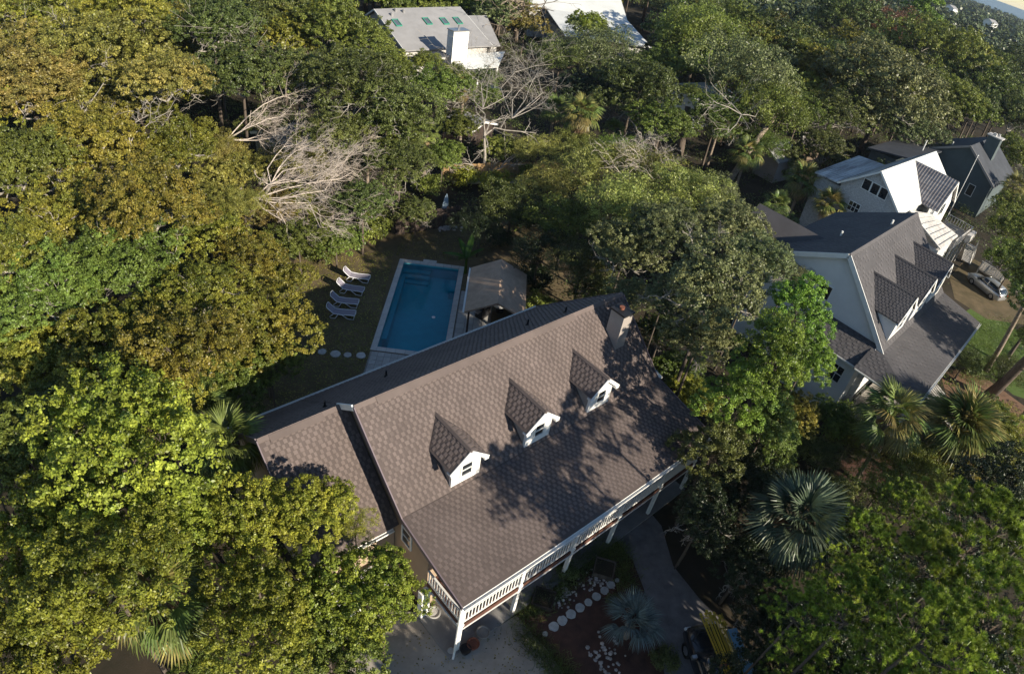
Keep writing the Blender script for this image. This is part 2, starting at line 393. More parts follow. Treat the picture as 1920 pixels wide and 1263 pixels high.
def clipz(poly, z0, z1):
    def half(P, f):
        o = []
        for i in range(len(P)):
            a, b = P[i], P[(i + 1) % len(P)]; fa, fb = f(a), f(b)
            if fa >= 0: o.append(a)
            if (fa > 0 and fb < 0) or (fa < 0 and fb > 0):
                k = fa / (fa - fb); o.append((a[0] + (b[0] - a[0]) * k, a[1] + (b[1] - a[1]) * k))
        return o
    P = half(poly, lambda p: p[1] - z0)
    return half(P, lambda p: z1 - p[1]) if P else P
def siding(mb, o, adir, ndir, poly, course=0.19, out=0.022):
    """lapped boards on a wall: poly in (a, z)"""
    zmin, zmax = min(p[1] for p in poly), max(p[1] for p in poly); z = zmin
    adir, ndir = Vector(adir), Vector(ndir)
    while z < zmax:
        q = clipz(poly, z, z + course)
        if len(q) >= 3:
            mb.poly([o + adir * a + Vector((0, 0, zz)) + ndir * (out * (1 - (zz - z) / course) + 0.004) for a, zz in q])
            zb = [p for p in q if abs(p[1] - z) < 1e-6]
            if len(zb) == 2:
                a0, a1 = zb[0][0], zb[1][0]
                mb.poly([o + adir * a0 + Vector((0, 0, z)), o + adir * a1 + Vector((0, 0, z)), o + adir * a1 + Vector((0, 0, z)) + ndir * (out + .004), o + adir * a0 + Vector((0, 0, z)) + ndir * (out + .004)])
        z += course
def window(parent, c, adir, ndir, w, h, cols=1, rows=2, mframe=None, label=None, fw=0.07):
    """c: centre on the wall face; frame, sashes and panes in front of it"""
    adir, ndir, up = Vector(adir).normalized(), Vector(ndir).normalized(), Vector((0, 0, 1))
    c = Vector(c); mb = MB(); ax = (adir, ndir, up)
    for s in (-1, 1):
        mb.box(c + adir * s * (w / 2 + fw / 2) + ndir * .03, (fw, .07, h + 2 * fw), ax=ax)
        mb.box(c + up * s * (h / 2 + fw / 2) + ndir * .03, (w, .066, fw), ax=ax)
    for i in range(1, cols): mb.box(c + adir * (-w / 2 + w * i / cols) + ndir * .028, (fw * .7, .06, h), ax=ax)
    for j in range(1, rows): mb.box(c + up * (-h / 2 + h * j / rows) + ndir * .026, (w, .058, fw * .7), ax=ax)
    f = mb.build('window', mframe or MT['white'], parent)
    if label: f['label'] = label
    cw_, ch = w / cols, h / rows
    for i in range(cols):
        for j in range(rows):
            g = MB(); g.box(c + adir * (-w / 2 + cw_ * (i + .5)) + up * (-h / 2 + ch * (j + .5)) + ndir * .015, (cw_ - .01, .02, ch - .01), ax=ax)
            g.build('pane', MT['glass'], f)
    return f

# ------------------------------------------------------------------ main house
HA = R(45.714)
house = thing('house', (-6.116, 18.164, 0), HA, 'large tan house with brown shingle roof, three dormers and white front porch', 'house')
Lh, vr, zr, vk, zk, ve, ze = 16.45, .299, 9.12, 4.064, 5.795, 8.356, 4.927
uw, vw, zw, vb, vwe, zwe = -3.861, -.881, 8.183, -5.683, 3.429, 4.375
zb = zwe
tf = (zr - zk) / (vk - vr); tr = (zr - zb) / (vr - vb)
rf = Roof(.2, .285)
dd = Vector((0, -(vk - vr), zk - zr)); rf.plane(L(0, vr, zr), (1, 0, 0), dd, [(0, 0), (Lh, 0), (Lh, dd.length), (0, dd.length)])
dd = Vector((0, -(ve - vk), ze - zk)); rf.plane(L(0, vk, zk), (1, 0, 0), dd, [(0, 0.01), (Lh, 0.01), (Lh, dd.length), (0, dd.length)])
dd = Vector((0, (vr - vb), zb - zr)); rf.plane(L(0, vr, zr), (1, 0, 0), dd, [(0, 0), (Lh, 0), (Lh, dd.length), (0, dd.length)])
main_roof = rf.build('roof', MT['shingle_base'], MT['shingle'], house, single=290)
rw = Roof(.2, .285)
dd = Vector((0, -(vwe - vw), zwe - zw)); rw.plane(L(uw, vw, zw), (1, 0, 0), dd, [(0, 0), (-uw + .28, 0), (-uw + .28, dd.length), (0, dd.length)])
dd = Vector((0, (vw - vb), zb - zw)); rw.plane(L(uw, vw, zw + .003), (1, 0, 0), dd, [(0, 0), (-uw - .01, 0), (-uw - .01, dd.length), (0, dd.length)])
wing_roof = rw.build('roof', MT['shingle_base'], MT['shingle'], house, label='lower shingle roof of the left wing')
def ridge_cap(parent, a, b, s1, s2, m, w=.2):
    """overlapping cap shingles along a ridge; s1, s2: unit vectors down both slopes"""
    a, b = Vector(a), Vector(b); d = (b - a); n = max(1, int(d.length / .3)); d = d / n; mb = MB(); rr = random.Random(5)
    for i in range(n):
        p, q = a + d * i, a + d * (i + 1.12); mb.cur = rr.uniform(.35, .6)
        for s in (s1, s2):
            s = Vector(s).normalized(); up = Vector((0, 0, 1))
            mb.poly([p + up * .035, q + up * .045, q + up * .045 + s * w, p + up * .035 + s * w])
            mb.poly([p + up * .035 + s * w, q + up * .045 + s * w, q + s * w, p + s * w])
    mb.build('ridge_cap', m, parent, kind='stuff')
sf = Vector((0, -1, -tf)); sr = Vector((0, 1, -tr))
ridge_cap(main_roof, L(0, vr, zr), L(Lh, vr, zr), sf, sr, MT['shingle'])
ridge_cap(wing_roof, L(uw, vw, zw), L(-.05, vw, zw), sf, sr, MT['shingle'])
# long ridge vents, a raised strip just in front of each ridge
for (ua, ub, v0, z0) in ((1.0, 12.6, vr, zr), (uw + .5, -.9, vw, zw)):
    mb = MB(); s_ = sf.normalized(); n_ = Vector((1, 0, 0)).cross(s_); n_ = n_ if n_.z > 0 else -n_
    o = L(ua, v0, z0) + s_ * .0
    mb.prism([L(ua, v0, z0) + s_ * .02 + n_ * .05, L(ub, v0, z0) + s_ * .02 + n_ * .05, L(ub, v0, z0) + s_ * .33 + n_ * .055, L(ua, v0, z0) + s_ * .33 + n_ * .055], -n_ * .05)
    mb.build('ridge_vent', MT['shingle'], house)
# rake boards, fascias
def rake(parent, a, b, m, w=.05, h=.26, drop=.1):
    mb = MB(); mb.bar(Vector(a) - Vector((0, 0, drop)), Vector(b) - Vector((0, 0, drop)), w, h); return mb.build('rake_board', m, parent)
MT['fascia_dark'] = mat('mauve_drip_edge', (0.16, 0.125, 0.14), 0.6, 0.05, 2)
for u in (-.03, Lh + .03):
    rake(house, L(u, vr, zr), L(u, vk, zk), MT['fascia_dark']); rake(house, L(u, vk, zk), L(u, ve, ze), MT['fascia_dark'])
    rake(house, L(u, vr, zr), L(u, vw + (-.25), zw + (-.22 * tr)), MT['white'], w=.09) if u < 0 else rake(house, L(u, vr, zr), L(u, vb, zb), MT['fascia_dark'])
rake(house, L(uw - .03, vw, zw), L(uw - .03, vwe, zwe), MT['fascia_dark']); rake(house, L(uw - .03, vw, zw), L(uw - .03, vb, zb), MT['fascia_dark'])
def gutter(parent, a, b, m, out, s=.12):
    a, b, out = Vector(a), Vector(b), Vector(out).normalized(); mb = MB(); up = Vector((0, 0, 1))
    for q in (0, 1): pass
    mb.prism([a + out * .01, b + out * .01, b + out * .01 - up * s, a + out * .01 - up * s], out * .012)
    mb.prism([a + out * .01 - up * s, b + out * .01 - up * s, b + out * (s + .01) - up * s, a + out * (s + .01) - up * s], -up * .012)
    mb.prism([a + out * (s + .01) - up * s, b + out * (s + .01) - up * s, b + out * (s + .03), a + out * (s + .03)], out * .012)
    return mb.build('gutter', m, parent)
gutter(house, L(0, ve, ze - .02), L(Lh, ve, ze - .02), MT['white'], (0, -1, 0), .13)
gutter(house, L(uw, vwe, zwe - .02), L(-.05, vwe, zwe - .02), MT['white'], (0, -1, 0))
gutter(house, L(uw, vb, zb - .02), L(Lh, vb, zb - .02), MT['white'], (0, 1, 0))
mb = MB(); mb.box(L(Lh / 2, ve - .03, ze - .28), (Lh, .05, .22)); mb.build('fascia', MT['white'], house)
mb = MB(); mb.box(L(uw / 2, vwe - .03, zwe - .27), (-uw, .05, .2)); mb.build('fascia', MT['white'], house)
# walls
uL, uR_, vF, vB = .35, Lh - .3, 5.55, vb + .35
zf = zk - (vF - vk) * (zk - ze) / (ve - vk) - .17
for u in (uL, uR_):
    mb = MB(); s = 1 if u < 5 else -1
    top = [(vF, zf), (vk, zk - .2), (vr, zr - .22), (vB, zb + .1)]
    mb.prism([L(u, vB, 0)] + [L(u, v, z) for v, z in top[::-1]] + [L(u, vF, 0)], (.15 * s, 0, 0)); mb.build('wall', MT['tan'], house)
for v, z in ((vF, zf), (vB, zb + .1)):
    mb = MB(); s = 1 if v > 0 else -1
    mb.box(L((uL + uR_) / 2, v - s * .09, z / 2), (uR_ - uL - .32, .15, z - .02)); mb.build('wall', MT['tan'], house)
mb = MB(); mb.prism([L(uw + .35, vB, 0), L(uw + .35, vB, zb + .1), L(uw + .35, vw, zw - .25), L(uw + .35, vwe - .4, zwe + .05), L(uw + .35, vwe - .4, 0)], (.15, 0, 0)); mb.build('wall', MT['tan'], house, label='tan end wall of the left wing')
mb = MB(); mb.box(L((uw + .5) / 2 + .16, vwe - .5, 2.2), (-uw - .55 + .3, .15, 4.4)); mb.build('wall', MT['tan'], house, label='tan front wall of the left wing')
window(house, L(uL, 3.95, 3.95), (0, -1, 0), (-1, 0, 0), .62, 1.0, 1, 2)
for u in (2.6, 6.1, 12.2, 14.6): window(house, L(u, vF, 3.65), (1, 0, 0), (0, -1, 0), .9, 1.3, 2, 2)
mb = MB(); mb.box(L(9.3, vF + .03, 3.5), (.95, .06, 2.0)); d_ = mb.build('door', MT['wood_red'], house)
mb = MB(); mb.box(L(9.65, vF + .09, 3.45), (.05, .06, .12)); mb.build('handle', MT['rim'], d_)
# deck
vd, zd = 8.056, 2.482
mb = MB()
nb = int((vd - vF) / .145)
deck = MB(); deck.box(L((uL + 16.6) / 2, (vF + vd) / 2, zd - .16), (16.6 - uL, vd - vF, .2)); deck = deck.build('porch_deck', MT['wood_red'], house)
b0 = MB(); b0.box((0, 0, 0), (16.3, .13, .03)); b0 = b0.mesh('deck_board', MT['wood_red'])
for i in range(nb): obj('deck_board', b0, deck, L((uL + 16.6) / 2 + .02, vF + .08 + i * .145, zd - .042))
mb = MB(); mb.box(L((uL + 16.6) / 2, vd + .03, zd - .17), (16.7 - uL, .05, .28)); mb.build('rim_board', MT['wood_red'], house)
mb = MB(); mb.box(L((uL + 16.6) / 2, vd + .045, zd - .34), (16.75 - uL, .09, .06)); mb.build('deck_trim', MT['white'], house)
mb = MB(); mb.box(L(uL + .02, (vF + vd) / 2 + .1, zd - .17), (.05, vd - vF - .1, .28)); mb.build('rim_board', MT['wood_red'], house)
mb = MB(); mb.box(L(uL - .02, (vF + vd) / 2 + .1, zd - .34), (.09, vd - vF - .1, .06)); mb.build('deck_trim', MT['white'], house)
PS = 3.282
pu = [.332 + i * PS for i in range(5)] + [16.5]
for u in pu:
    mb = MB(); mb.box(L(u, vd - .02, (ze - .3) / 2), (.17, .17, ze - .3)); mb.box(L(u, vd - .02, zd + .02), (.24, .24, .2)); mb.box(L(u, vd - .02, ze - .46), (.23, .23, .12)); mb.build('porch_post', MT['white'], house)
bal = MB(); bal.box((0, 0, 0), (.05, .05, .82)); bal = bal.mesh('baluster', MT['white'])
def railing(a, b, n, m=MT['white'], hp=house, balm=None, z0=0.0):
    a, b = Vector(a), Vector(b); mb = MB(); up = Vector((0, 0, 1))
    mb.bar(a + up * .98, b + up * .98, .09, .06); mb.bar(a + up * .1, b + up * .1, .05, .07); r_ = mb.build('railing', m, hp)
    for i in range(n):
        p = a + (b - a) * ((i + .5) / n); obj('baluster', balm or bal, r_, p + up * .54)
    return r_
for i in range(5): railing(L(pu[i] + .1, vd - .02, zd), L(pu[i + 1] - .1, vd - .02, zd), 17)
railing(L(uL + .02, vF + .05, zd), L(uL + .02, vd - .1, zd), 13)
# downpipe at the corner
mb = MB(); mb.tube([L(.12, ve + .02, ze - .15), L(.12, vd + .12, ze - .5), L(.1, vd + .12, .25), L(-.1, vd + .3, .1)], .05, 8); mb.build('downpipe', MT['white'], house)
mb = MB(); mb.box(L(.1, 5.75, 1.1), (.45, .3, 2.2)); mb.build('porch_pier', MT['white'], house)
mb = MB(); mb.box(L(Lh / 2, 6.87, .05), (Lh + .4, 2.75, .1)); mb.build('porch_slab', MT['slab'], house)
# small eave return on the right side
mb = MB(); mb.prism([L(Lh + .1, 3.2, 5.75), L(Lh + .75, 3.2, 5.55), L(Lh + .75, 4.0, 5.4), L(Lh + .1, 4.0, 5.6)], (0, 0, -.12)); mb.build('eave_return', MT['white'], house)
# steps and landing of the left wing, half hidden by the tree
st = MB()
st.box(L(-1.4, vwe + .5, 1.95), (1.2, 1.3, .1))
for i in range(7): st.box(L(-2.15 - i * .28, vwe + .5, 1.72 - i * .24), (.3, 1.2, .05))
for s in (-1, 1):
    v = vwe + .5 + s * .62
    st.bar(L(-2.0, v, 1.9), L(-4.1, v, .1), .05, .26); st.bar(L(-2.0, v, 2.8), L(-4.1, v, 1.0), .06, .08)
    for k in range(6): st.box(L(-2.1 - k * .36, v, 2.05 - k * .3), (.06, .06, 1.2))
    for k in (-.85, -1.95): st.box(L(k, v, 1.4), (.1, .1, 2.8))
st.build('entry_stair', MT['white'], house)

# dormers
def dormer(hp, uc, vf, zpk, hw, zev, wallw, zbase, slope, v0, z0, mroof, mrb, mcheek, mfront, over=.2, single=0, win=(.52, .72), winlabel=None, lap=False):
    """gabled dormer on the plane z = z0 - slope (v - v0)"""
    vback = v0 + (z0 - zpk) / slope
    vbe = v0 + (z0 - zev) / slope
    g = MB()
    zw_ = zev + (hw - wallw) * (zpk - zev) / hw - .06
    zb_ = z0 - slope * (vf - v0) - .05
    face = [(uc - wallw, zb_), (uc + wallw, zb_), (uc + wallw, zw_), (uc, zpk - .1), (uc - wallw, zw_)]
    g.prism([L(a, vf, z) for a, z in face], (0, .12, 0))
    front = g.build('dormer', mfront, hp)
    vq = v0 + (z0 - zw_) / slope
    for s in (-1, 1):
        c = MB(); u = uc + s * wallw
        c.prism([L(u, vf - .121, zb_ + .1), L(u, vf - .121, zw_), L(u, vq - .1, zw_), ], (-s * .06, 0, 0)); c.build('cheek', mcheek, front)
        if lap: pass
    rr = Roof(.2, .285)
    for s in (-1, 1):
        ad = Vector((0, 1, 0)); o = L(uc, vf + over, zpk); ddv = Vector((s * hw, 0, zev - zpk)); n = ddv.length
        Lr = vf + over - vback + .03; Le = vf + over - vbe + .03
        rr.plane(o, ad, ddv, [(0, 0), (Lr, 0), (Le, n), (0, n)] if s else None, thick=.1)
    r = rr.build('dormer_roof', mrb, mroof, front)
    # ridge cap as a raised strip, with white barge boards and a soffit return
    c = MB()
    for s in (-1, 1):
        ddv = Vector((s * hw, 0, zev - zpk)).normalized()
        c.prism([L(uc, vf + over, zpk + .05), L(uc, vback - .1, zpk + .05), L(uc, vback - .1, zpk + .05) + ddv * .14, L(uc, vf + over, zpk + .05) + ddv * .14], (0, 0, -.045))
    c.build('ridge_cap', mroof, front)
    t = MB()
    for s in (-1, 1):
        t.bar(L(uc + s * .02, vf + over + .02, zpk - .09), L(uc + s * hw, vf + over + .02, zev - .09), .04, .17)
        t.box(L(uc + s * (hw - .1), vf + over * .5, zev - .13), (.22, over + .1, .1))
        t.box(L(uc + s * (wallw + .012), vf - .05, (zb_ + zw_) / 2 + .04), (.03, .14, zw_ - zb_ - .04))
    t.build('trim', MT['white'], front)
    window(front, L(uc, vf, (zb_ + zw_) / 2 + .12), (1, 0, 0), (0, -1, 0), win[0], win[1], 1, 2, fw=.06)
    return front
for uc in (3.3, 7.5, 11.68):
    dormer(house, uc, 3.93, 8.02, 1.0, 7.16, .74, 5.9, tf, vr, zr, MT['shingle'], MT['shingle_base'], MT['cheek'], MT['white'])
# chimney
mb = MB(); mb.box(L(14.66, 1.82, 8.2), (.72, .9, 2.7)); ch = mb.build('chimney', MT['cheek'], house)
mb = MB(); mb.box(L(14.66, 1.82, 9.58), (.84, 1.02, .1)); mb.build('chimney_cap', MT['black'], ch)
mb = MB(); mb.lathe([(.13, 0), (.13, .12), (.15, .14)], L(14.66, 1.75, 9.62), 12); mb.build('flue', MT['terracotta'], ch)
for u, v in ((-.35, -1.75), (3.5, -2.9), (11.2, -1.4), (13.2, -.7)):
    z = zr - tr * (vr - v); mb = MB(); mb.tube([L(u, v, z - .1), L(u, v, z + .38)], .05, 8); mb.lathe([(.13, z - .02), (.06, z + .1)], L(u, v, 0), 10); mb.build('vent_pipe', MT['black'], house)

# ------------------------------------------------------------------ neighbour with the white lap-sided gable
NA = R(46.3)
nh = thing('house', (21.25, 37.26, 0), NA, 'white lap-sided house with charcoal shingle roof and dormers beside the silver car', 'house')
nL, nz, nvk, nzk, nve, nze, nul = 14.9, 10.58, 5.03, 5.6, 8.86, 4.95, -2.57
nt = (nz - nzk) / nvk
rb = Roof(.28, .5)
dd = Vector((0, -nvk, nzk - nz)); rb.plane(L(0, 0, nz), (1, 0, 0), dd, [(0, 0), (nL, 0), (nL, dd.length), (0, dd.length)], keep=.7)
dd = Vector((0, -(nve - nvk), nze - nzk)); dl = dd.length; rb.plane(L(0, nvk, nzk), (1, 0, 0), dd, [(0, 0), (nL, 0), (nL, dl), (nul, dl)], keep=.7)
dd = Vector((nul, 0, nze - nzk + .0)); rb.plane(L(0, nvk, nzk), (0, -1, 0), dd, [(0, 0), (nve - nvk, dd.length), (-.8, dd.length), (-.8, 0)], keep=.8)
dd = Vector((0, 4.25, 8.38 - nz)); k_ = 6.5 / 4.25; rb.plane(L(0, 0, nz), (1, 0, 0), dd, [(0, 0), (nL, 0), (nL, dd.length * k_), (0, dd.length * k_)], keep=.6)
nroof = rb.build('roof', MT['shingle_grey_base'], MT['shingle_grey'], nh)
ridge_cap(nroof, L(0, 0, nz), L(nL, 0, nz), (0, -1, -nt), (0, 1, -.52), MT['shingle_grey'], w=.22)
# small cross gable at the back
for s in (-1, 1):
    pass
rb2 = Roof(.28, .5)
for s in (-1, 1):
    dd = Vector((s * 1.9, 0, -1.2)); rb2.plane(L(4.2, -9.2, 8.9), (0, -1, 0), dd, [(0, 0), (6.2, 0), (4.2, dd.length), (0, dd.length)], thick=.12, tabs=False)
rb2.build('cross_gable_roof', MT['shingle_grey_base'], MT['shingle_grey'], nh)
mb = MB(); mb.box(L(4.2, -7.9, 3.8), (3.2, 2.4, 7.6)); mb.build('back_bay', MT['siding_white'], nh)
gw = MB(); zrear = nz - .52 * 6.1 - .2
wallp = [(-6.1, 0), (nvk - .3, 0), (nvk - .3, nzk + .1), (0, nz - .25), (-6.1, zrear)]
siding(gw, Vector((.35, 0, 0)), (0, -1, 0), (-1, 0, 0), [(a, z) for a, z in wallp])
gw.prism([L(.36, a, z) for a, z in wallp], (.12, 0, 0)); gwo = gw.build('wall', MT['siding_white'], nh)
mb = MB(); mb.prism([L(nL - .35, a, z) for a, z in wallp], (-.12, 0, 0)); mb.build('wall', MT['siding_white'], nh)
mb = MB(); mb.box(L(nL / 2, nvk - .4, 2.75), (nL - 1, .15, 5.3)); mb.build('wall', MT['siding_white'], nh)
mb = MB(); mb.box(L(nL / 2, -6.0, zrear / 2), (nL - 1, .15, zrear - .1)); mb.build('wall', MT['siding_white'], nh)
for a, b in (((-.03, 0, nz), (-.03, nvk, nzk)), ((-.03, 0, nz), (-.03, -6.5, nz - .518 * 6.5))):
    rake(nh, L(*a), L(*b), MT['white'], w=.06, h=.34, drop=.15)
    mb = MB(); mb.bar(L(.16, a[1], a[2] - .3), L(.16, b[1], b[2] - .3), .36, .03); mb.build('soffit', MT['white'], nh)
window(nh, L(.33, -.6, 7.1), (0, -1, 0), (-1, 0, 0), .95, 1.0, 2, 1, label='attic window in the white gable')
# lean-to bay on the gable side
sb = Roof(.28, .5); dd = Vector((-2.35, 0, 4.75 - 5.75)); sb.plane(L(.3, 1.0, 5.75), (0, -1, 0), dd, [(-1.5, 0), (3.5, 0), (3.5, dd.length), (-1.5, dd.length)], thick=.12)
sb.build('bay_roof', MT['shingle_grey_base'], MT['shingle_grey'], nh)
gutter(nh, L(-2.05, -.5, 4.75), L(-2.05, 4.5, 4.75), MT['white'], (-1, 0, 0))
mb = MB(); mb.bar(L(.3, 4.53, 5.68), L(-2.1, 4.53, 4.68), .05, .16); mb.build('rake_board', MT['white'], nh)
mb = MB(); siding(mb, Vector((-1.7, 0, 0)), (0, -1, 0), (-1, 0, 0), [(-.4, 0), (4.3, 0), (4.3, 4.7), (-.4, 4.7)]); mb.box(L(-.7, 1.95, 2.35), (1.98, 4.7, 4.7)); mb.build('bay_wall', MT['tan'] if 0 else MT['siding_white'], nh)
for v in (1.5, 3.2): window(nh, L(-1.71, v, 3.3), (0, -1, 0), (-1, 0, 0), .9, 1.25, 2, 2)
gutter(nh, L(nul, nve, nze), L(nL, nve, nze), MT['white'], (0, -1, 0), .12)
gutter(nh, L(nul, 4.3, nze), L(nul, nve, nze), MT['white'], (-1, 0, 0), .1)
for i in range(6):
    u = nul + .3 + i * (nL - nul - .6) / 5; mb = MB(); mb.box(L(u, nve - .3, nze / 2 - .1), (.18, .18, nze - .2)); mb.build('porch_post', MT['white'], nh)
mb = MB(); mb.box(L((nul + nL) / 2, (nvk + nve) / 2, 1.2), (nL - nul - .3, nve - nvk - .2, .2)); mb.build('porch_floor', MT['wood_grey'], nh)
for uc, zp in ((2.72, 9.15), (7.25, 9.25), (11.8, 9.25)):
    dormer(nh, uc, 4.72, zp + .05, 1.85, 7.62, 1.58, 5.5, nt, 0, nz, MT['shingle_grey'], MT['shingle_grey_base'], MT['siding_white'], MT['white'], over=.15, win=(1.1, 1.1))
for u, v in ((5.4, -2.6), (9.9, -.5)):
    z = nz - .518 * -v; mb = MB(); mb.tube([L(u, v, z - .1), L(u, v, z + .4)], .08, 8); mb.build('vent_pipe', MT['white'], nh)
# front steps of pale boards
sp = thing('boardwalk', at(1762, 775, 0), 0, 'white slatted boardwalk leaving the porch of the white neighbour house', 'boardwalk')
sa, sb_ = at(1738, 712, 1.0), at(1795, 800, 0.3); d = sb_ - sa; d.z = 0; Ld = d.length; ang = math.atan2(d.y, d.x)
pk = MB(); pk.box((0, 0, 0), (Ld * 1.15, .16, .04)); pk = pk.mesh('plank', MT['white_old'])
sp.location = ((sa + sb_) / 2).x, ((sa + sb_) / 2).y, 0; sp.rotation_euler = (0, 0, ang)
for i in range(9): obj('plank', pk, sp, (0, (i - 4) * .27, .62), rot=(0, .05, 0))
for x in (-Ld / 2, 0, Ld / 2):
    for y in (-1, 1): mb = MB(); mb.box((x, y, .28), (.12, .12, .6)); mb.build('support', MT['white_old'], sp)
sp2 = thing('garden_bench', at(1612, 752, 0), NA, 'white slatted bench below the window of the white neighbour house', 'bench')
for i in range(4): 
    mb = MB(); mb.box((0, -.25 + i * .17, .5), (1.9, .12, .04)); mb.build('slat', MT['white'], sp2)
for s in (-1, 1):
    mb = MB(); mb.box((s * .8, 0, .25), (.1, .6, .5)); mb.build('leg', MT['white'], sp2)
mb = MB(); mb.box((0, .36, .75), (1.9, .05, .35)); mb.build('backrest', MT['white'], sp2)

# ------------------------------------------------------------------ house with the white metal roof
BA = R(45.3)
bh = thing('house', (32.76, 58.69, 0), BA, 'white shake-sided house with bright white metal roof and a deck, behind the charcoal-roofed one', 'house')
bz, bL = 10.0, 18.6
mb = MB(); mb.prism([L(0, 0, bz), L(bL, 0, bz), L(bL, 3.45, bz - .89 * 3.45), L(0, 3.45, bz - .89 * 3.45)], (0, 0, -.14)); r1_ = mb.build('roof', MT['metal_white'], bh)
def ribs(parent, o, adir, d, n, step, m, w=.045, h=.05):
    o, adir, d = Vector(o), Vector(adir), Vector(d); nn = adir.cross(d).normalized(); nn = nn if nn.z > 0 else -nn; mb = MB()
    for i in range(n): p = o + adir * step * (i + .5); mb.bar(p + nn * h / 2, p + d + nn * h / 2, w, h, up=nn)
    mb.build('seam_ribs', m, parent, kind='stuff')
ribs(r1_, L(0, 0, bz), (1, 0, 0), Vector((0, -3.45, -.89 * 3.45)), 9, .75, MT['metal_white'], w=.03, h=.02)
mb = MB(); mb.prism([L(0, 0, bz), L(bL, 0, bz), L(bL, -3.7, 7.0), L(0, -3.7, 7.0)], (0, 0, -.14)); r2_ = mb.build('roof', MT['metal_stained'], bh, label='stained rear slope of the white metal roof')
ribs(r2_, L(0, 0, bz), (1, 0, 0), Vector((0, 3.7, -3.0)), 24, .75, MT['metal_stained'])
mb = MB(); mb.prism([L(0, -3.7, 6.97), L(14, -3.7, 6.97), L(14, -7.2, 6.6), L(.6, -6.6, 6.65)], (0, 0, -.14)); r3_ = mb.build('roof', MT['metal_stained'], bh, label='flatter stained metal roof at the back')
ribs(r3_, L(.6, -3.7, 6.97), (1, 0, 0), Vector((0, 2.9, -.3)), 17, .75, MT['metal_stained'])
wp = [(-3.4, 0), (3.3, 0), (3.3, 6.95), (0, bz - .2), (-3.4, 7.0)]
mb = MB(); mb.prism([L(.4, a, z) for a, z in wp], (.12, 0, 0)); siding(mb, Vector((.39, 0, 0)), (0, -1, 0), (-1, 0, 0), wp, course=.24); mb.build('wall', MT['shakes'], bh)
mb = MB(); mb.prism([L(bL - .4, a, z) for a, z in wp], (.12, 0, 0)); mb.build('wall', MT['shakes'], bh)
mb = MB(); mb.box(L(bL / 2, 3.2, 3.4), (bL - 1.1, .15, 6.8)); mb.build('wall', MT['shakes'], bh)
mb = MB(); mb.box(L(7.3, -6.2, 3.2), (12, .15, 6.4)); mb.box(L(1.0, -4.9, 3.2), (.15, 2.9, 6.4)); mb.build('wall', MT['shakes'], bh)
for s in (0, 1):
    rake(bh, L(-.03, 0, bz), L(-.03, (3.45, -3.7)[s], (bz - 3.07, 7.0)[s]), MT['white'], w=.06, h=.2, drop=.1)
for k in range(3): window(bh, L(.37, -.9 + k * .95, 8.0 - k * .02), (0, -1, 0), (-1, 0, 0), .8, 1.05, 1, 1)
window(bh, L(.37, -1.2, 5.3), (0, -1, 0), (-1, 0, 0), 1.2, .95, 3, 2)
# cross gable
uc, hw = 10.35, 3.35; vfz = 5.35
for s, m in ((-1, MT['metal_grey']), (1, MT['metal_grey'])):
    mb = MB(); mb.prism([L(uc, 0, bz - .1), L(uc, vfz, bz - .1), L(uc + s * hw, vfz, bz - .1 - .89 * hw), L(uc + s * hw, 3.42, bz - .1 - .89 * hw + .02)], (0, 0, -.1)); rx = mb.build('cross_gable_roof', m, bh)
    mb = MB(); dn = Vector((s * hw, 0, -.89 * hw))
    for i in range(16):
        v = .35 + i * .33; st_ = 0.0; e_ = min(1.0, max(.05, (v + .02) / 3.42)); p = L(uc, v, bz - .1)
        mb.bar(p + Vector((0, 0, .03)), p + dn * e_ + Vector((0, 0, .03)), .05, .06)
    mb.build('seam_ribs', m, rx, kind='stuff')
mb = MB(); mb.prism([L(uc - hw + .3, vfz - .35, 3.4), L(uc + hw - .3, vfz - .35, 3.4), L(uc + hw - .3, vfz - .35, 7.0), L(uc, vfz - .35, bz - .35), L(uc - hw + .3, vfz - .35, 7.0)], (0, .12, 0)); mb.build('gable_wall', MT['white'], bh)
for s in (-1, 1): rake(bh, L(uc, vfz + .03, bz - .1), L(uc + s * hw, vfz + .03, bz - .1 - .89 * hw), MT['white'], w=.05, h=.2)
window(bh, L(uc, vfz - .35, 6.4), (1, 0, 0), (0, -1, 0), 1.6, 1.3, 2, 1)
# lower front roof
mb = MB(); mb.prism([L(3.0, 3.45, 6.9), L(7.2, 4.9, 6.35), L(9.6, 8.0, 4.9), L(3.0, 8.0, 4.9)], (0, 0, -.12)); r4_ = mb.build('lower_roof', MT['white_old'], bh)
mb = MB()
for i in range(7): mb.bar(L(3.2, 4.0 + i * .62, 6.75 - i * .27), L(6.2 + i * .52, 4.6 + i * .55, 6.5 - i * .24), .05, .05)
mb.build('seam_ribs', MT['white_old'], r4_, kind='stuff')
mb = MB(); mb.box(L(5.6, 5.6, 2.3), (5.2, 4.6, 4.6)); mb.build('wall', MT['shakes'], bh)
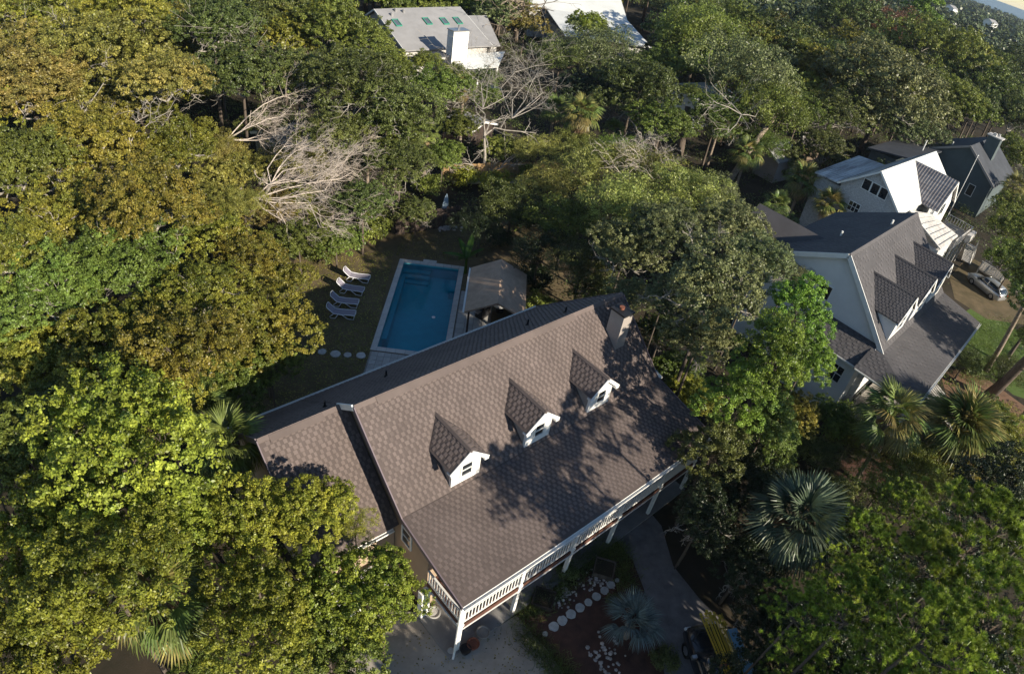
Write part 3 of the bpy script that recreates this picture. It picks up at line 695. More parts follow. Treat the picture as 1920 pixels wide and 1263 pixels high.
# upper deck with furniture
mb = MB(); mb.box(L(12.3, 6.6, 3.55), (7.6, 3.2, .2)); dk = mb.build('upper_deck', MT['white_old'], bh)
bd = MB(); bd.box((0, 0, 0), (7.6, .22, .03)); bd = bd.mesh('deck_board', MT['wood_grey'])
for i in range(13): obj('deck_board', bd, dk, L(12.3, 5.15 + i * .245, 3.67))
balB = MB(); balB.box((0, 0, 0), (.07, .07, .8)); balB = balB.mesh('baluster', MT['white_old'])
railing(L(8.6, 8.2, 3.66), L(16.1, 8.2, 3.66), 22, MT['white_old'], bh, balB)
railing(L(16.1, 5.1, 3.66), L(16.1, 8.2, 3.66), 9, MT['white_old'], bh, balB)
for u in (8.7, 11.2, 13.7, 16.0):
    for v in (5.4, 8.1):
        mb = MB(); mb.box(L(u, v, 1.75), (.2, .2, 3.5)); mb.build('deck_post', MT['white_old'], bh)
mb = MB(); mb.box(L(14.6, 8.6, 3.9), (2.8, .5, .9)); mb.build('deck_screen', MT['white_old'], bh)
mb = MB()
for i in range(13): mb.box(L(13.6 + i * .32, 9.2, 3.45 - i * .27), (.3, 1.1, .05))
for v in (8.65, 9.75):
    mb.bar(L(13.4, v, 3.5), L(17.6, v, 0), .06, .28); mb.bar(L(13.4, v, 4.4), L(17.6, v, .95), .07, .08)
    for k in range(14): mb.box(L(13.6 + k * .3, v, 3.85 - k * .25), (.05, .05, .95))
mb.build('stairs', MT['white_old'], bh)
mb = MB(); mb.box(L(9.5, 3.28, 1.6), (1.0, .1, 2.1)); mb.build('door', MT['white'], bh)
for (u, v, nm, lb, m) in ((11.0, 6.3, 'deck_chair', 'reddish chair on the upper deck of the white metal-roofed house', MT['terracotta']), (12.9, 5.9, 'deck_chair', 'dark chair on the upper deck beside the white gable', MT['black'])):
    p = Matrix.Translation(bh.location) @ Matrix.Rotation(BA, 4, 'Z') @ L(u, v, 3.69)
    t = thing(nm, p, BA + .4, lb, 'chair', 'chairs on the neighbour deck')
    mb = MB(); mb.box((0, 0, .42), (.55, .55, .06)); mb.build('seat', m, t)
    mb = MB(); mb.box((0, .28, .75), (.55, .05, .6)); mb.build('backrest', m, t)
    for sx in (-1, 1):
        for sy in (-1, 1): mb = MB(); mb.box((sx * .24, sy * .24, .2), (.05, .05, .4)); mb.build('leg', m, t)
# flagpole
p = Matrix.Translation(bh.location) @ Matrix.Rotation(BA, 4, 'Z') @ L(16.3, 8.4, 3.5)
fp0 = at(1797, 366, 6.0); fpz = at(1816, 315, 11)
mb = MB(); mb.tube([fp0 - Vector((0, 0, 6)), Vector((fp0.x, fp0.y, 11.2))], [.05, .03], 8); mb.lathe([(.02, 0), (.08, .05), (.08, .12), (.02, .17)], (fp0.x, fp0.y, 11.2), 8)
mb.build('flagpole', MT['white'], label='thin white pole standing beside the streaked grey gable roof', cat='flagpole')

# lower white landing by the car
lp = at(1855, 520, 0); lt = thing('deck_landing', lp, BA, 'low weathered deck with white railings behind the silver car', 'deck')
mb = MB(); mb.box((0, 0, .8), (3.6, 3.0, .12)); mb.build('floor', MT['wood_grey'], lt)
pb = MB(); pb.box((0, 0, 0), (.2, 2.9, .03)); pb = pb.mesh('plank', MT['wood_grey'])
for i in range(16): obj('plank', pb, lt, (-1.7 + i * .225, 0, .88))
for a, b, n in (((-1.8, -1.5, .9), (1.8, -1.5, .9), 12), ((1.8, -1.5, .9), (1.8, 1.5, .9), 10), ((-1.8, -1.5, .9), (-1.8, 1.5, .9), 10)):
    railing(a, b, n, MT['white_old'], lt, balB)
for x in (-1.7, 1.7):
    for y in (-1.4, 1.4): mb = MB(); mb.box((x, y, .9), (.14, .14, 1.9)); mb.build('post', MT['white_old'], lt)

# ------------------------------------------------------------------ grey-green house behind
p0_ = Matrix.Translation(bh.location) @ Matrix.Rotation(BA, 4, 'Z') @ L(36, .3, 0)
CA = R(45.3)
gh = thing('house', p0_, CA, 'dark grey-green house with dark shingle roof and boxy chimney, farthest right', 'house')
cz = 9.0
mb = MB(); mb.prism([L(0, 0, cz), L(15, 0, cz), L(15, 5.4, 5.2), L(0, 5.4, 5.2)], (0, 0, -.2)); mb.build('roof', MT['roof_dark'], gh)
mb = MB(); mb.prism([L(0, 0, cz), L(15, 0, cz), L(15, -6.5, 5.6), L(0, -6.5, 5.6)], (0, 0, -.2)); mb.build('roof', MT['roof_dark'], gh)
mb = MB(); mb.prism([L(-12, -3.2, 6.7), L(0, -3.2, 6.7), L(0, -10, 5.4), L(-12, -10, 5.4)], (0, 0, -.2)); mb.build('roof', MT['roof_dark'], gh, label='long low dark roof at the back')
mb = MB(); mb.box(L(-5.6, -6.6, 2.6), (11, 6.2, 5.2)); mb.build('wall', MT['teal'], gh)
mb = MB(); mb.prism([L(.4, -6, 0), L(.4, 5, 0), L(.4, 5, 5.3), L(.4, 0, cz - .25), L(.4, -6, 5.7)], (.2, 0, 0)); mb.build('wall', MT['teal'], gh)
mb = MB(); mb.box(L(7.5, 4.8, 2.6), (14, .2, 5.2)); mb.box(L(7.5, -6, 2.7), (14, .2, 5.4)); mb.prism([L(14.6, -6, 0), L(14.6, 5, 0), L(14.6, 5, 5.3), L(14.6, 0, cz - .25), L(14.6, -6, 5.7)], (-.2, 0, 0)); mb.build('wall', MT['teal'], gh)
for v, s in ((5.4, 1), (-6.5, -1)): rake(gh, L(-.04, 0, cz), L(-.04, v, 5.2 if s > 0 else 5.6), MT['cheek'], w=.08, h=.3)
window(gh, L(.38, 2.6, 3.3), (0, -1, 0), (-1, 0, 0), .9, 1.6, 1, 1)
mb = MB(); mb.box(L(6.5, 1.6, 8.2), (1.9, 1.9, 4.6)); cc = mb.build('chimney', MT['teal'], gh)
mb = MB(); mb.box(L(6.5, 1.6, 10.55), (2.3, 2.3, .15)); mb.box(L(6.2, 1.4, 10.8), (.5, .5, .4)); mb.box(L(6.9, 1.9, 10.8), (.3, .3, .4)); mb.build('chimney_cap', MT['white_old'], cc)
for u, v in ((-4, -5), (3, -3.0)):
    mb = MB(); mb.tube([L(u, v, 5.5), L(u, v, 7.9)], .08, 8); mb.build('vent_pipe', MT['white'], gh)

# ------------------------------------------------------------------ grey-roofed house with skylights at the top of the frame
def gable_house(label, px1, px2, zr_, half_f, half_b, ze_, mroof, mwall, ribsm=None, name='house', fix=None):
    a, b = at(*px1, zr_), at(*px2, zr_); d = b - a; ang = math.atan2(d.y, d.x); Ln = d.length
    if fix: Ln, ang = fix; a = (a + b) / 2 - Vector((math.cos(ang), math.sin(ang), 0)) * Ln / 2
    h = thing(name, (a.x, a.y, 0), ang, label, 'house')
    for v in (half_f, -half_b):
        mb = MB(); mb.prism([L(-.4, 0, zr_), L(Ln + .4, 0, zr_), L(Ln + .4, v, ze_), L(-.4, v, ze_)], (0, 0, -.18)); r = mb.build('roof', mroof, h)
        if ribsm: ribs(r, L(-.4, 0, zr_), (1, 0, 0), Vector((0, -v, ze_ - zr_)), int((Ln + .8) / .8), .8, ribsm)
        rake(h, L(-.43, 0, zr_), L(-.43, v, ze_), MT['white'], h=.22); rake(h, L(Ln + .43, 0, zr_), L(Ln + .43, v, ze_), MT['white'], h=.22)
    k = .92
    for u in (0, Ln - .15):
        mb = MB(); mb.prism([L(u, -half_b * k, 0), L(u, half_f * k, 0), L(u, half_f * k, ze_ + .0), L(u, 0, zr_ - .3), L(u, -half_b * k, ze_)], (.15, 0, 0)); mb.build('wall', mwall, h)
    for v in (half_f * k - .1, -half_b * k + .1): mb = MB(); mb.box(L(Ln / 2, v, ze_ / 2), (Ln - .32, .15, ze_)); mb.build('wall', mwall, h)
    return h, Ln
dh, dL = gable_house('grey-roofed house with four skylights and a tall white chimney, at the top left of centre', (706, 17), (858, 13), 9.2, 9.5, 7, 5.6, MT['roof_far'], MT['white_old'])
def dl(px, z, h=dh): 
    q = at(px[0], px[1], z) - h.location; a = -h.rotation_euler.z
    return (q.x * math.cos(a) - q.y * math.sin(a), -(q.x * math.sin(a) + q.y * math.cos(a)), z)
def on_slope(px, h, z0, s):
    a = -h.rotation_euler.z; rt = lambda q: (q[0] * math.cos(a) - q[1] * math.sin(a), -(q[0] * math.sin(a) + q[1] * math.cos(a)))
    d = ray(*px); du, dv = rt(d); ou, ov = rt((-h.location.x, -h.location.y))
    k = (z0 - s * ov - CAM_H) / (d[2] + s * dv)
    return ou + k * du, ov + k * dv, CAM_H + k * d[2]
sD = (9.2 - 5.6) / 9.5
for i, px in enumerate(((744, 44), (801, 41), (833, 41), (858, 40))):
    u, v, z = on_slope(px, dh, 9.2, sD); ax = (Vector((1, 0, 0)), Vector((0, -1, -sD)).normalized(), Vector((1, 0, 0)).cross(Vector((0, -1, -sD)).normalized()) * -1)
    mb = MB(); n = Vector((0, -sD, 1)).normalized()
    for s in (-1, 1):
        mb.box(L(u + s * .42, v, z) + n * .1, (.1, 1.7, .16), ax=(Vector((1, 0, 0)), Vector((0, -1, -sD)).normalized(), n))
        mb.box(L(u, v, z) + n * .1 + Vector((0, -1, -sD)).normalized() * s * .8, (.74, .1, .155), ax=(Vector((1, 0, 0)), Vector((0, -1, -sD)).normalized(), n))
    sk = mb.build('skylight', MT['green_frame'], dh)
    mb = MB(); mb.box(L(u, v, z) + n * .09, (.74, 1.5, .04), ax=(Vector((1, 0, 0)), Vector((0, -1, -sD)).normalized(), n)); mb.build('pane', MT['skyglass'], sk)
for px in ((742, 22), (757, 24), (735, 30)):
    u, v, z = on_slope(px, dh, 9.2, sD); mb = MB(); mb.lathe([(.22, -.1), (.22, .3), (.3, .34), (.12, .5)], L(u, v, z), 10); mb.build('roof_vent', MT['roof_far'], dh)
u1, v1, z1 = on_slope((912, 29), dh, 9.2, sD); u2, v2, z2 = on_slope((948, 97), dh, 9.2, sD)
mb = MB(); e0 = dL + .45; zz = lambda v: 9.2 - sD * v
print('D', u1, v1, u2, v2, dL); mb.prism([L(e0, v1, zz(v1)), L(u1, v1, zz(v1)), L(u2, 9.5, zz(9.5)), L(e0, 9.5, zz(9.5))], (0, 0, -.18)); mb.build('roof', MT['roof_far'], dh, label='lower right section of the grey roof')
mb = MB(); mb.prism([L(dL + .5, v1 + .2, 0), L(u1 - .4, v1 + .2, 0), L(u2 - .3, 9.0, 0), L(dL + .5, 9.0, 0)], (0, 0, 5.2)); mb.build('wall', MT['white_old'], dh)
uc_, vc_, zc_ = dl((862, 103), 5.9)
cq = at(862, 103, 5.9); ctz = max((z / 10 for z in range(60, 120)), key=lambda z: -abs(proj((cq.x, cq.y, z))[1] - 60)); print('chimney top', ctz)
mb = MB(); mb.box(L(uc_, vc_ - .8, ctz / 2 + 2.3), (2.4, 1.5, ctz - 4.6)); cd_ = mb.build('chimney', MT['white'], dh)
mb = MB(); mb.box(L(uc_, vc_ - .8, ctz + .06), (2.6, 1.7, .14)); mb.tube([L(uc_, vc_ - .8, ctz), L(uc_, vc_ - .8, ctz + .7)], .12, 8); mb.build('chimney_cap', MT['rim'], cd_)
mb = MB(); mb.box(L(uc_ - 2.6, vc_ - 1.6, 5.6), (3.2, 2.2, .2)); mb.build('roof_well', MT['roof_dark'], dh)
pa, pb_, pc, pd = dl((838, 106), 5.2), dl((947, 97), 5.2), dl((934, 126), 4.3), dl((870, 129), 4.3)
mb = MB(); mb.prism([L(*pa), L(*pb_), L(*pc), L(*pd)], (0, 0, -.12)); pr_ = mb.build('porch_roof', MT['metal_white'], dh)
mb = MB(); a_, b_, c_, d_ = [L(*q) for q in (pa, pb_, pc, pd)]
for i in range(14): t = (i + .5) / 14; mb.bar(a_.lerp(b_, t) + Vector((0, 0, .02)), d_.lerp(c_, t) + Vector((0, 0, .02)), .04, .025)
mb.build('seam_ribs', MT['metal_white'], pr_, kind='stuff')
for q in (c_, d_.lerp(c_, .45), d_): mb = MB(); mb.box((q.x, q.y + .2, q.z / 2 - .05), (.22, .22, q.z - .12)); mb.build('porch_post', MT['white'], dh)
mb = MB(); ctr = (a_ + b_ + c_ + d_) / 4; mb.box((ctr.x, ctr.y, .9), (6.5, 3.5, .2)); mb.build('porch_floor', MT['white_old'], dh)

# ------------------------------------------------------------------ white-roofed house at the top centre
eh, eL = gable_house('large white-roofed house half hidden by trees, at the top centre', (1100, 5), (1101, 5), 9.5, 10, 8, 6.0, MT['metal_white'], MT['white_old'], None, fix=(19, R(11)))
q0 = Vector((9.3, 145, 0)) - Matrix.Rotation(R(11), 3, 'Z') @ Vector((18.6, 0, 0)); eh.location = q0
mb = MB(); mb.prism([L(3, 9.9, 6.0), L(19.4, 9.9, 6.0), L(21.5, 23, 3.9), L(5, 23, 3.9)], (0, 0, -.2)); lo_ = mb.build('lower_roof', MT['metal_white'], eh)
mb = MB(); mb.prism([L(4, 10, 0), L(18.6, 10, 0), L(20.6, 22, 0), L(6, 22, 0)], (0, 0, 3.6)); mb.build('wall', MT['white_old'], eh)
mb = MB(); mb.prism([L(-3, 2, 7.4), L(3, 2, 7.4), L(3, 9, 6.2), L(-3, 9, 6.2)], (0, 0, -.15)); mb.build('roof', MT['roof_far'], eh, label='grey inset roof')
for u in (2.5, 5.5): window(eh, L(u, 9.3, 4.2), (1, 0, 0), (0, -1, 0), 1.2, 1.6, 1, 2)
# small building glimpsed below the oaks, and roofs between the crowns
gh2, _ = gable_house('small tan building with grey roof glimpsed under the leaning palm', (1440, 272), (1478, 266), 4.2, 2.5, 3, 3.0, MT['roof_far'], MT['cheek'])
gh3, _ = gable_house('little shed with pale roof under the oaks left of the metal-roofed house', (1512, 248), (1540, 256), 4.0, 2.2, 2.5, 3.0, MT['metal_grey'], MT['tan'])
gh4, _ = gable_house('white house wall and roof showing through the oak crown', (1296, 160), (1335, 150), 5.5, 4, 4, 4.0, MT['metal_white'], MT['white'], fix=(9, R(40)))
gh5, _ = gable_house('low grey roof behind the dead tree tops at left', (500, 245), (560, 232), 3.6, 3, 3, 2.6, MT['roof_far'], MT['wood_grey'])
gh6, _ = gable_house('pale beach house among the trees near the shore, farthest away', (1852, 35), (1868, 38), 14, 4, 4, 12.0, MT['roof_far'], MT['white'], fix=(9, R(30)))
gh7, _ = gable_house('white-roofed house in the woods at the top right of the frame', (1783, 9), (1788, 11), 12.5, 5, 5, 10.5, MT['roof_far'], MT['white'], fix=(9, R(35)))
gh8, _ = gable_house('dark roof corner below the bare trees in the middle left', (858, 208), (905, 226), 3.0, 2.5, 2.5, 2.2, MT['roof_far'], MT['wood_dark'])

# ------------------------------------------------------------------ pool
pool = thing('swimming_pool', POOL_O, 0, 'long rectangular blue swimming pool with pale stone coping behind the house', 'swimming pool')
P_ = lambda l, w, z: pl * l + pw * w + Vector((0, 0, z))
i0, i1, j0, j1 = cw, POOL_L - cw, cw, POOL_W - cw; dp = -1.5
mb = MB()
mb.poly([P_(i0, j0, dp), P_(i1, j0, dp + .4), P_(i1, j1, dp + .4), P_(i0, j1, dp)])
for a, b in (((i0, j0), (i1, j0)), ((i1, j0), (i1, j1)), ((i1, j1), (i0, j1)), ((i0, j1), (i0, j0))): mb.poly([P_(*a, dp - .1), P_(*b, dp - .1), P_(*b, -.02), P_(*a, -.02)])
mb.build('basin', MT['pool'], pool)
mb = MB()
for k in range(3):
    l0 = i1 - .45 * (3 - k); mb.prism([P_(l0, j0, -.55 - (0 + (2 - k)) * .22), P_(i1, j0, -.55 - (2 - k) * .22), P_(i1, j0 + 2.2 - .0 * k, -.55 - (2 - k) * .22), P_(l0, j0 + 2.2, -.55 - (2 - k) * .22)], (0, 0, -.28))
mb.prism([P_(i0 + 1.5, j0, -.45), P_(i1 - 1.4, j0, -.45), P_(i1 - 1.4, j0 + .35, -.45), P_(i0 + 1.5, j0 + .35, -.45)], (0, 0, -1.0))
mb.prism([P_(i1 - 2.6, j1 - .5, -.45), P_(i1 - 1.0, j1 - .5, -.45), P_(i1 - 1.0, j1, -.45), P_(i1 - 2.6, j1, -.45)], (0, 0, -1.0))
mb.build('steps', MT['pool'], pool)
mb = MB(); mb.poly([P_(i0, j0, -.12), P_(i0, j1, -.12), P_(i1, j1, -.12), P_(i1, j0, -.12)][::(1 if pl.cross(pw).z < 0 else -1)]); mb.build('water', MT['water'], pool)
def stones(parent, nm, m, l0, l1, w0, w1, nl, nw, z=.05, th=.09, gap=.018):
    dl_, dw = (l1 - l0) / nl, (w1 - w0) / nw
    me = MB(); me.box((0, 0, -th / 2), (dl_ - gap, dw - gap, th)); me = me.mesh(nm, m)
    for i in range(nl):
        for j in range(nw):
            c = P_(l0 + dl_ * (i + .5), w0 + dw * (j + .5), z + RNG.uniform(-.004, .004)); obj(nm, me, parent, c, rot=(0, 0, POOL_A))
for w0 in (0, POOL_W - cw): stones(pool, 'coping_stone', MT['coping'], 0, POOL_L, w0, w0 + cw, 17, 1)
for l0 in (0, POOL_L - cw): stones(pool, 'coping_stone', MT['coping'], l0, l0 + cw, cw, POOL_W - cw, 1, 7)
stones(pool, 'coping_stone', MT['coping'], POOL_L, POOL_L + .35, 1.9, 3.0, 1, 2)
mb = MB(); mb.lathe([(.12, -.13), (.13, -.08), (.02, -.06)], P_(4.6, 3.7, 0), 12); mb.build('float', MT['white'], pool)
mb = MB(); mb.box(P_(-1.9, 1.9, -.02), (3.6, 3.7, .1), ax=(pl, pw, Vector((0, 0, 1)))); pt = mb.build('patio', MT['slab'], None, kind='structure', label='patio of pale pavers at the near end of the pool'); pt.location = POOL_O
stones(pt, 'paver', MT['paver'], -3.6, -.12, .15, 3.75, 8, 8, z=.055, th=.04, gap=.03)
mb = MB(); mb.box(P_(4.0, POOL_W + 1.3, -.02), (8.4, 2.5, .1), ax=(pl, pw, Vector((0, 0, 1)))); pt2 = mb.build('patio', MT['slab'], None, kind='structure'); pt2.location = POOL_O
stones(pt2, 'paver', MT['paver'], 0, 8.2, POOL_W + .1, POOL_W + 2.5, 14, 4, z=.055, th=.04, gap=.03)

# ================================================================== SMALLER THINGS
# cabana by the pool
cab = thing('pool_cabana', (-1.5, 37.6, 0), R(94), 'open pool cabana with weathered tan gable roof beside the pool', 'cabana')
rc = Roof(.22, 3.0)
for s, hw_ in ((-1, 2.15), (1, 2.0)):
    dd = Vector((0, -s * hw_, -1.05)); rc.plane(Vector((-2.9, 0, 3.55)), (1, 0, 0), dd, [(0, 0), (5.6, 0), (5.6, dd.length), (0, dd.length)], thick=.12, tabs=False)
rc.build('roof', MT['shingle_tan'], MT['shingle_tan'], cab)
for x in (-2.6, 2.4):
    for y in (-1.75, 1.85): mb = MB(); mb.box((x, y, 1.25), (.14, .14, 2.5)); mb.build('post', MT['wood_dark'], cab)
gutter(cab, (-2.9, 2.16, 2.52), (2.7, 2.16, 2.52), MT['white'], (0, 1, 0), .09)
mb = MB(); mb.box((-.2, -1.6, .55), (3.6, .7, 1.05)); mb.build('counter', MT['wood_dark'], cab)
cy_ = at(915, 592); 
g_ = thing('gas_grill', at(905, 592), R(60), 'black gas grill at the front edge of the pool cabana', 'grill')
mb = MB(); mb.box((0, 0, .45), (1.1, .6, .8)); mb.build('cabinet', MT['black'], g_)
mb = MB(); mb.tube([(-.55, 0, .95), (.55, 0, .95)], .3, 12); mb.build('hood', MT['black'], g_)
for s in (-1, 1): mb = MB(); mb.box((s * .8, 0, .85), (.45, .5, .04)); mb.build('side_shelf', MT['rim'], g_)
mb = MB(); mb.tube([(-.4, -.33, 1.0), (.4, -.33, 1.0)], .02, 8); mb.build('handle', MT['rim'], g_)
ft = thing('fire_table', at(936, 583), 0, 'round dark table with pale ring rim under the cabana', 'table')
mb = MB(); mb.lathe([(.3, 0), (.35, .6), (.5, .66)], (0, 0, 0), 18); mb.build('base', MT['black'], ft)
mb = MB()
ring = [(math.cos(i / 10 * math.pi) * .55, math.sin(i / 10 * math.pi) * .55, .72) for i in range(21)]
mb.tube(ring, .09, 6, cap=False); mb.build('rim', MT['white'], ft)

# loungers
def lounger(p, ang, label):
    t = thing('sun_lounger', p, ang, label, 'sun lounger', 'white-framed loungers in a row on the yard')
    mb = MB()
    for s in (-1, 1):
        y = s * .33
        mb.tube([(-.98 + .0, y, .92), (-.86, y, .78), (-.5, y, .42), (.1, y, .36), (.7, y, .38), (.98, y, .36)], .028, 6)
    mb.tube([(-.98, -.33, .92), (-1.02, 0, .98), (-.98, .33, .92)], .028, 6); mb.tube([(.98, -.33, .36), (1.02, 0, .36), (.98, .33, .36)], .028, 6)
    mb.build('frame', MT['frame_white'], t, smooth=True)
    for x0, x1, xm in ((-.78, -.2, -.5), (.25, .95, .6)):
        for s in (-1, 1):
            mb = MB(); y = s * .35
            mb.tube([(x0 + .25, y, .4), (x0, y, .16), (x0 + .06, y, .03), (xm + .1, y, .03), (x1, y, .36)] if x0 < 0 else [(x0 - .15, y, .36), (x0 + .25, y, .05), (x1 - .05, y, .03), (x1 + .02, y, .36)], .026, 6); mb.build('leg', MT['frame_white'], t, smooth=True)
    mb = MB(); pr = [(-.5, .43), (-.1, .37), (.3, .375), (.7, .395), (.96, .375)]
    for (a, b) in zip(pr, pr[1:]): mb.poly([(a[0], -.31, a[1]), (b[0], -.31, b[1]), (b[0], .31, b[1]), (a[0], .31, a[1])])
    mb.build('seat', MT['sling'], t)
    mb = MB(); pr = [(-.95, .9), (-.84, .78), (-.68, .6), (-.5, .435)]
    for (a, b) in zip(pr, pr[1:]): mb.poly([(a[0], -.31, a[1]), (b[0], -.31, b[1]), (b[0], .31, b[1]), (a[0], .31, a[1])])
    mb.build('backrest', MT['sling'], t)
    return t
for a, b, lb in (((621, 591), (660, 594), 'white lounger with grey sling, nearest the stepping stones and nearest the house'), ((625, 569), (669, 573), 'white lounger with grey sling, second of four counting from the stepping stones'),
                 ((637, 544), (679, 550), 'white lounger with grey sling, third of four counting from the stepping stones'), ((648, 522), (691, 527), 'white lounger catching the sun, farthest of the row from the house')):
    pa_, pb2 = at(*a), at(*b); d = pb2 - pa_; lounger((pa_ + pb2) / 2, math.atan2(d.y, d.x), lb)

# stepping stones
def stone(p, r, nm, lab, grp, seed, m=None):
    rr = random.Random(seed); mb = MB(); n = 14; pts = [(r * (1 + rr.uniform(-.09, .09)) * math.cos(2 * math.pi * i / n), r * (1 + rr.uniform(-.09, .09)) * math.sin(2 * math.pi * i / n)) for i in range(n)]
    mb.poly([(x * .94, y * .94, .07) for x, y in pts])
    for i in range(n):
        a, b = pts[i], pts[(i + 1) % n]; mb.poly([(a[0], a[1], 0), (b[0], b[1], 0), (b[0], b[1], .05), (a[0], a[1], .05)]); mb.poly([(a[0], a[1], .05), (b[0], b[1], .05), (b[0] * .94, b[1] * .94, .07), (a[0] * .94, a[1] * .94, .07)])
    return obj(nm, mb.mesh(nm, m or MT['stone']), loc=p + Vector((0, 0, .008)), rot=(0, 0, rr.uniform(0, 6)), label=lab, cat='stepping stone', group=grp)
gs = [(1022, 1188), (1038, 1174), (1054, 1163), (1070, 1151), (1087, 1139), (1103, 1129), (1118, 1118), (1133, 1107), (1145, 1096), (1157, 1088)]
gl = ['small broken stepping stone at the driveway end of the garden row', 'large round stepping stone next to the broken end stone', 'third pale round stone from the driveway end', 'fourth pale round stone from the driveway end', 'fifth stone from the driveway, middle of the garden row',
      'chipped smaller stone just past the middle of the garden row', 'seventh round stone from the driveway end', 'pale round stone third from the far end beside the palm fronds', 'round stone with a dark stain, second from the far end', 'small last stone at the far end of the garden row']
for i, (q, lb) in enumerate(zip(gs, gl)): stone(at(*q), (.13, .25, .25, .25, .24, .2, .22, .22, .22, .12)[i], 'stepping_stone', lb, 'stepping stones in the front garden', i)
for i, (q, lb) in enumerate((((604, 660), 'stepping stone at the edge of the left tree crown behind the house'), ((629, 664), 'largest pale stepping stone in the shaded back yard'), ((652, 666), 'small oval stepping stone in the back yard'), ((677, 667), 'stepping stone closest to the pool patio'))):
    o = stone(at(*q), (.28, .34, .27, .32)[i], 'stepping_stone', lb, 'stepping stones in the back yard', 40 + i); o.scale = (1, 1, 1)
# rubble edging, planters, pots
def rubble(name, ctr, n, spread, lab, seed, smin=.05, smax=.16):
    rr = random.Random(seed); mb = MB()
    for i in range(n):
        q = Vector((ctr.x + rr.gauss(0, spread[0]), ctr.y + rr.gauss(0, spread[1]), 0)); s = rr.uniform(smin, smax); mb.cur = rr.uniform(.1, .95)
        mb.lathe([(s * rr.uniform(.6, 1), 0), (s * rr.uniform(.9, 1.2), s * .5), (s * .4, s * rr.uniform(.8, 1.1))], (q.x, q.y, q.z), rr.choice((5, 6)))
    return mb.build(name, MT['rock'], kind='stuff', label=lab)
rubble('rocks', at(1135, 1235), 60, (.4, .6), 'pile of pale rocks around the base of the blue-grey palm', 1, .04, .11)
rubble('rocks', at(1052, 1112), 90, (.5, .4), 'rubble stones between the two garden boxes', 2, .03, .08)
rubble('rocks', at(1118, 1088), 60, (.35, .35), 'pale stones in front of the square garden box', 3, .03, .09)
rubble('rocks', at(825, 424), 70, (.9, .35), 'pale stones at the foot of the blue surfboard', 4, .08, .2)
for (q, m, lb, sz) in (((1018, 1125), MT['wood_dark'], 'dark square wooden planter box near the driveway', .95), ((1131, 1069), MT['bark'], 'brown square wooden planter box by the gravel drive', 1.0)):
    t = thing('planter_box', at(*q), R(80), lb, 'planter')
    for s in (-1, 1):
        mb = MB(); mb.box((s * sz / 2, 0, .16), (.06, sz + .06, .32)); mb.build('side_board', m, t); mb = MB(); mb.box((0, s * sz / 2, .16), (sz - .06, .06, .32)); mb.build('side_board', m, t)
    mb = MB(); mb.box((0, 0, .12), (sz - .07, sz - .07, .22)); mb.build('soil', MT['soil'], t)
def pot(q, r, h, m, lb):
    t = thing('flower_pot', at(*q) if not isinstance(q, Vector) else q, 0, lb, 'plant pot')
    mb = MB(); mb.lathe([(r * .65, 0), (r, h * .85), (r * 1.1, h * .86), (r * 1.1, h), (r * .92, h), (r * .85, h * .8)], (0, 0, 0), 16); mb.build('pot', m, t, smooth=False)
    mb = MB(); mb.lathe([(r * .86, h * .78), (.01, h * .8)], (0, 0, 0), 12); mb.build('soil', MT['soil'], t)
    return t
pot((813, 1152), .3, .3, MT['white_old'], 'white round pot on the slab under the porch corner')
pot((886, 1212), .27, .4, MT['terracotta'], 'terracotta pot at the foot of the corner porch post')
pot((872, 1222), .24, .4, MT['black'], 'black pot in front of the terracotta pot')
pot((905, 1188), .3, .26, MT['wood_grey'], 'wide grey bowl planter behind the terracotta pot')
pot((845, 1222), .14, .2, MT['white_old'], 'small white pot beside the downpipe')

# fences
def fence(a, b, h, m, label, step=.15, pieces=False):
    a, b = Vector(a), Vector(b); d = b - a; n = int(d.length / step); d.normalize(); rr = random.Random(n); ang = math.atan2(d.y, d.x)
    t = thing('wooden_fence', a, ang, label, 'fence'); Ln = n * step
    mb = MB()
    for i in range(n): mb.cur = rr.uniform(.1, .9); hh = h * rr.uniform(.94, 1.0); mb.box((i * step + step / 2, 0, hh / 2), (step * .86, .025, hh))
    mb.build('pickets', m, t, kind='stuff')
    mb = MB()
    for z in (.35, h - .35): mb.box((Ln / 2, .04, z), (Ln, .05, .1))
    mb.build('rail', m, t)
    for i in range(int(Ln / 2.4) + 1): mb = MB(); mb.box((min(i * 2.4, Ln), .1, h / 2), (.12, .12, h)); mb.build('post', m, t)
fence(at(742, 440), at(862, 422), 2.0, MT['wood_dark'], 'dark picket fence at the far end of the shaded yard')
fence(at(830, 340), at(1045, 333), 1.9, MT['wood_tan'], 'sunlit tan board fence behind the bare tree')
# surfboards
def surf(p, tilt, ang, L_, m, lb):
    t = obj('surfboard', None, loc=p, rot=(tilt, 0, ang), label=lb, cat='surfboard')
    mb = MB(); n = 18; top, bot = [], []
    for i in range(n):
        k = i / (n - 1); w = .27 * math.sin(math.pi * min(1, max(0, k)) ** .8) ** .6 + .004; z = k * L_; top.append((w, z))
    for s in (-1, 1):
        for (w0, z0), (w1, z1) in zip(top, top[1:]): mb.poly([(-w0, s * .02, z0), (w0, s * .02, z0), (w1, s * .02, z1), (-w1, s * .02, z1)])
        for (w0, z0), (w1, z1) in zip(top, top[1:]): mb.poly([(s * w0, -.02, z0), (s * w0, .02, z0), (s * w1, .02, z1), (s * w1, -.02, z1)])
    mb.build('board', m, t)
    mb = MB(); mb.prism([(-.01, -.02, .2), (-.01, -.2, .15), (-.01, -.02, .45)], (.02, 0, 0)); mb.build('fin', MT['black'], t)
surf(at(831, 415), R(-12), R(-5), 2.6, MT['surf'], 'pale blue surfboard leaning on the dark fence')
surf(at(746, 424), R(-14), R(65), 2.4, MT['white_old'], 'white surfboard edge-on beside the round shrub')

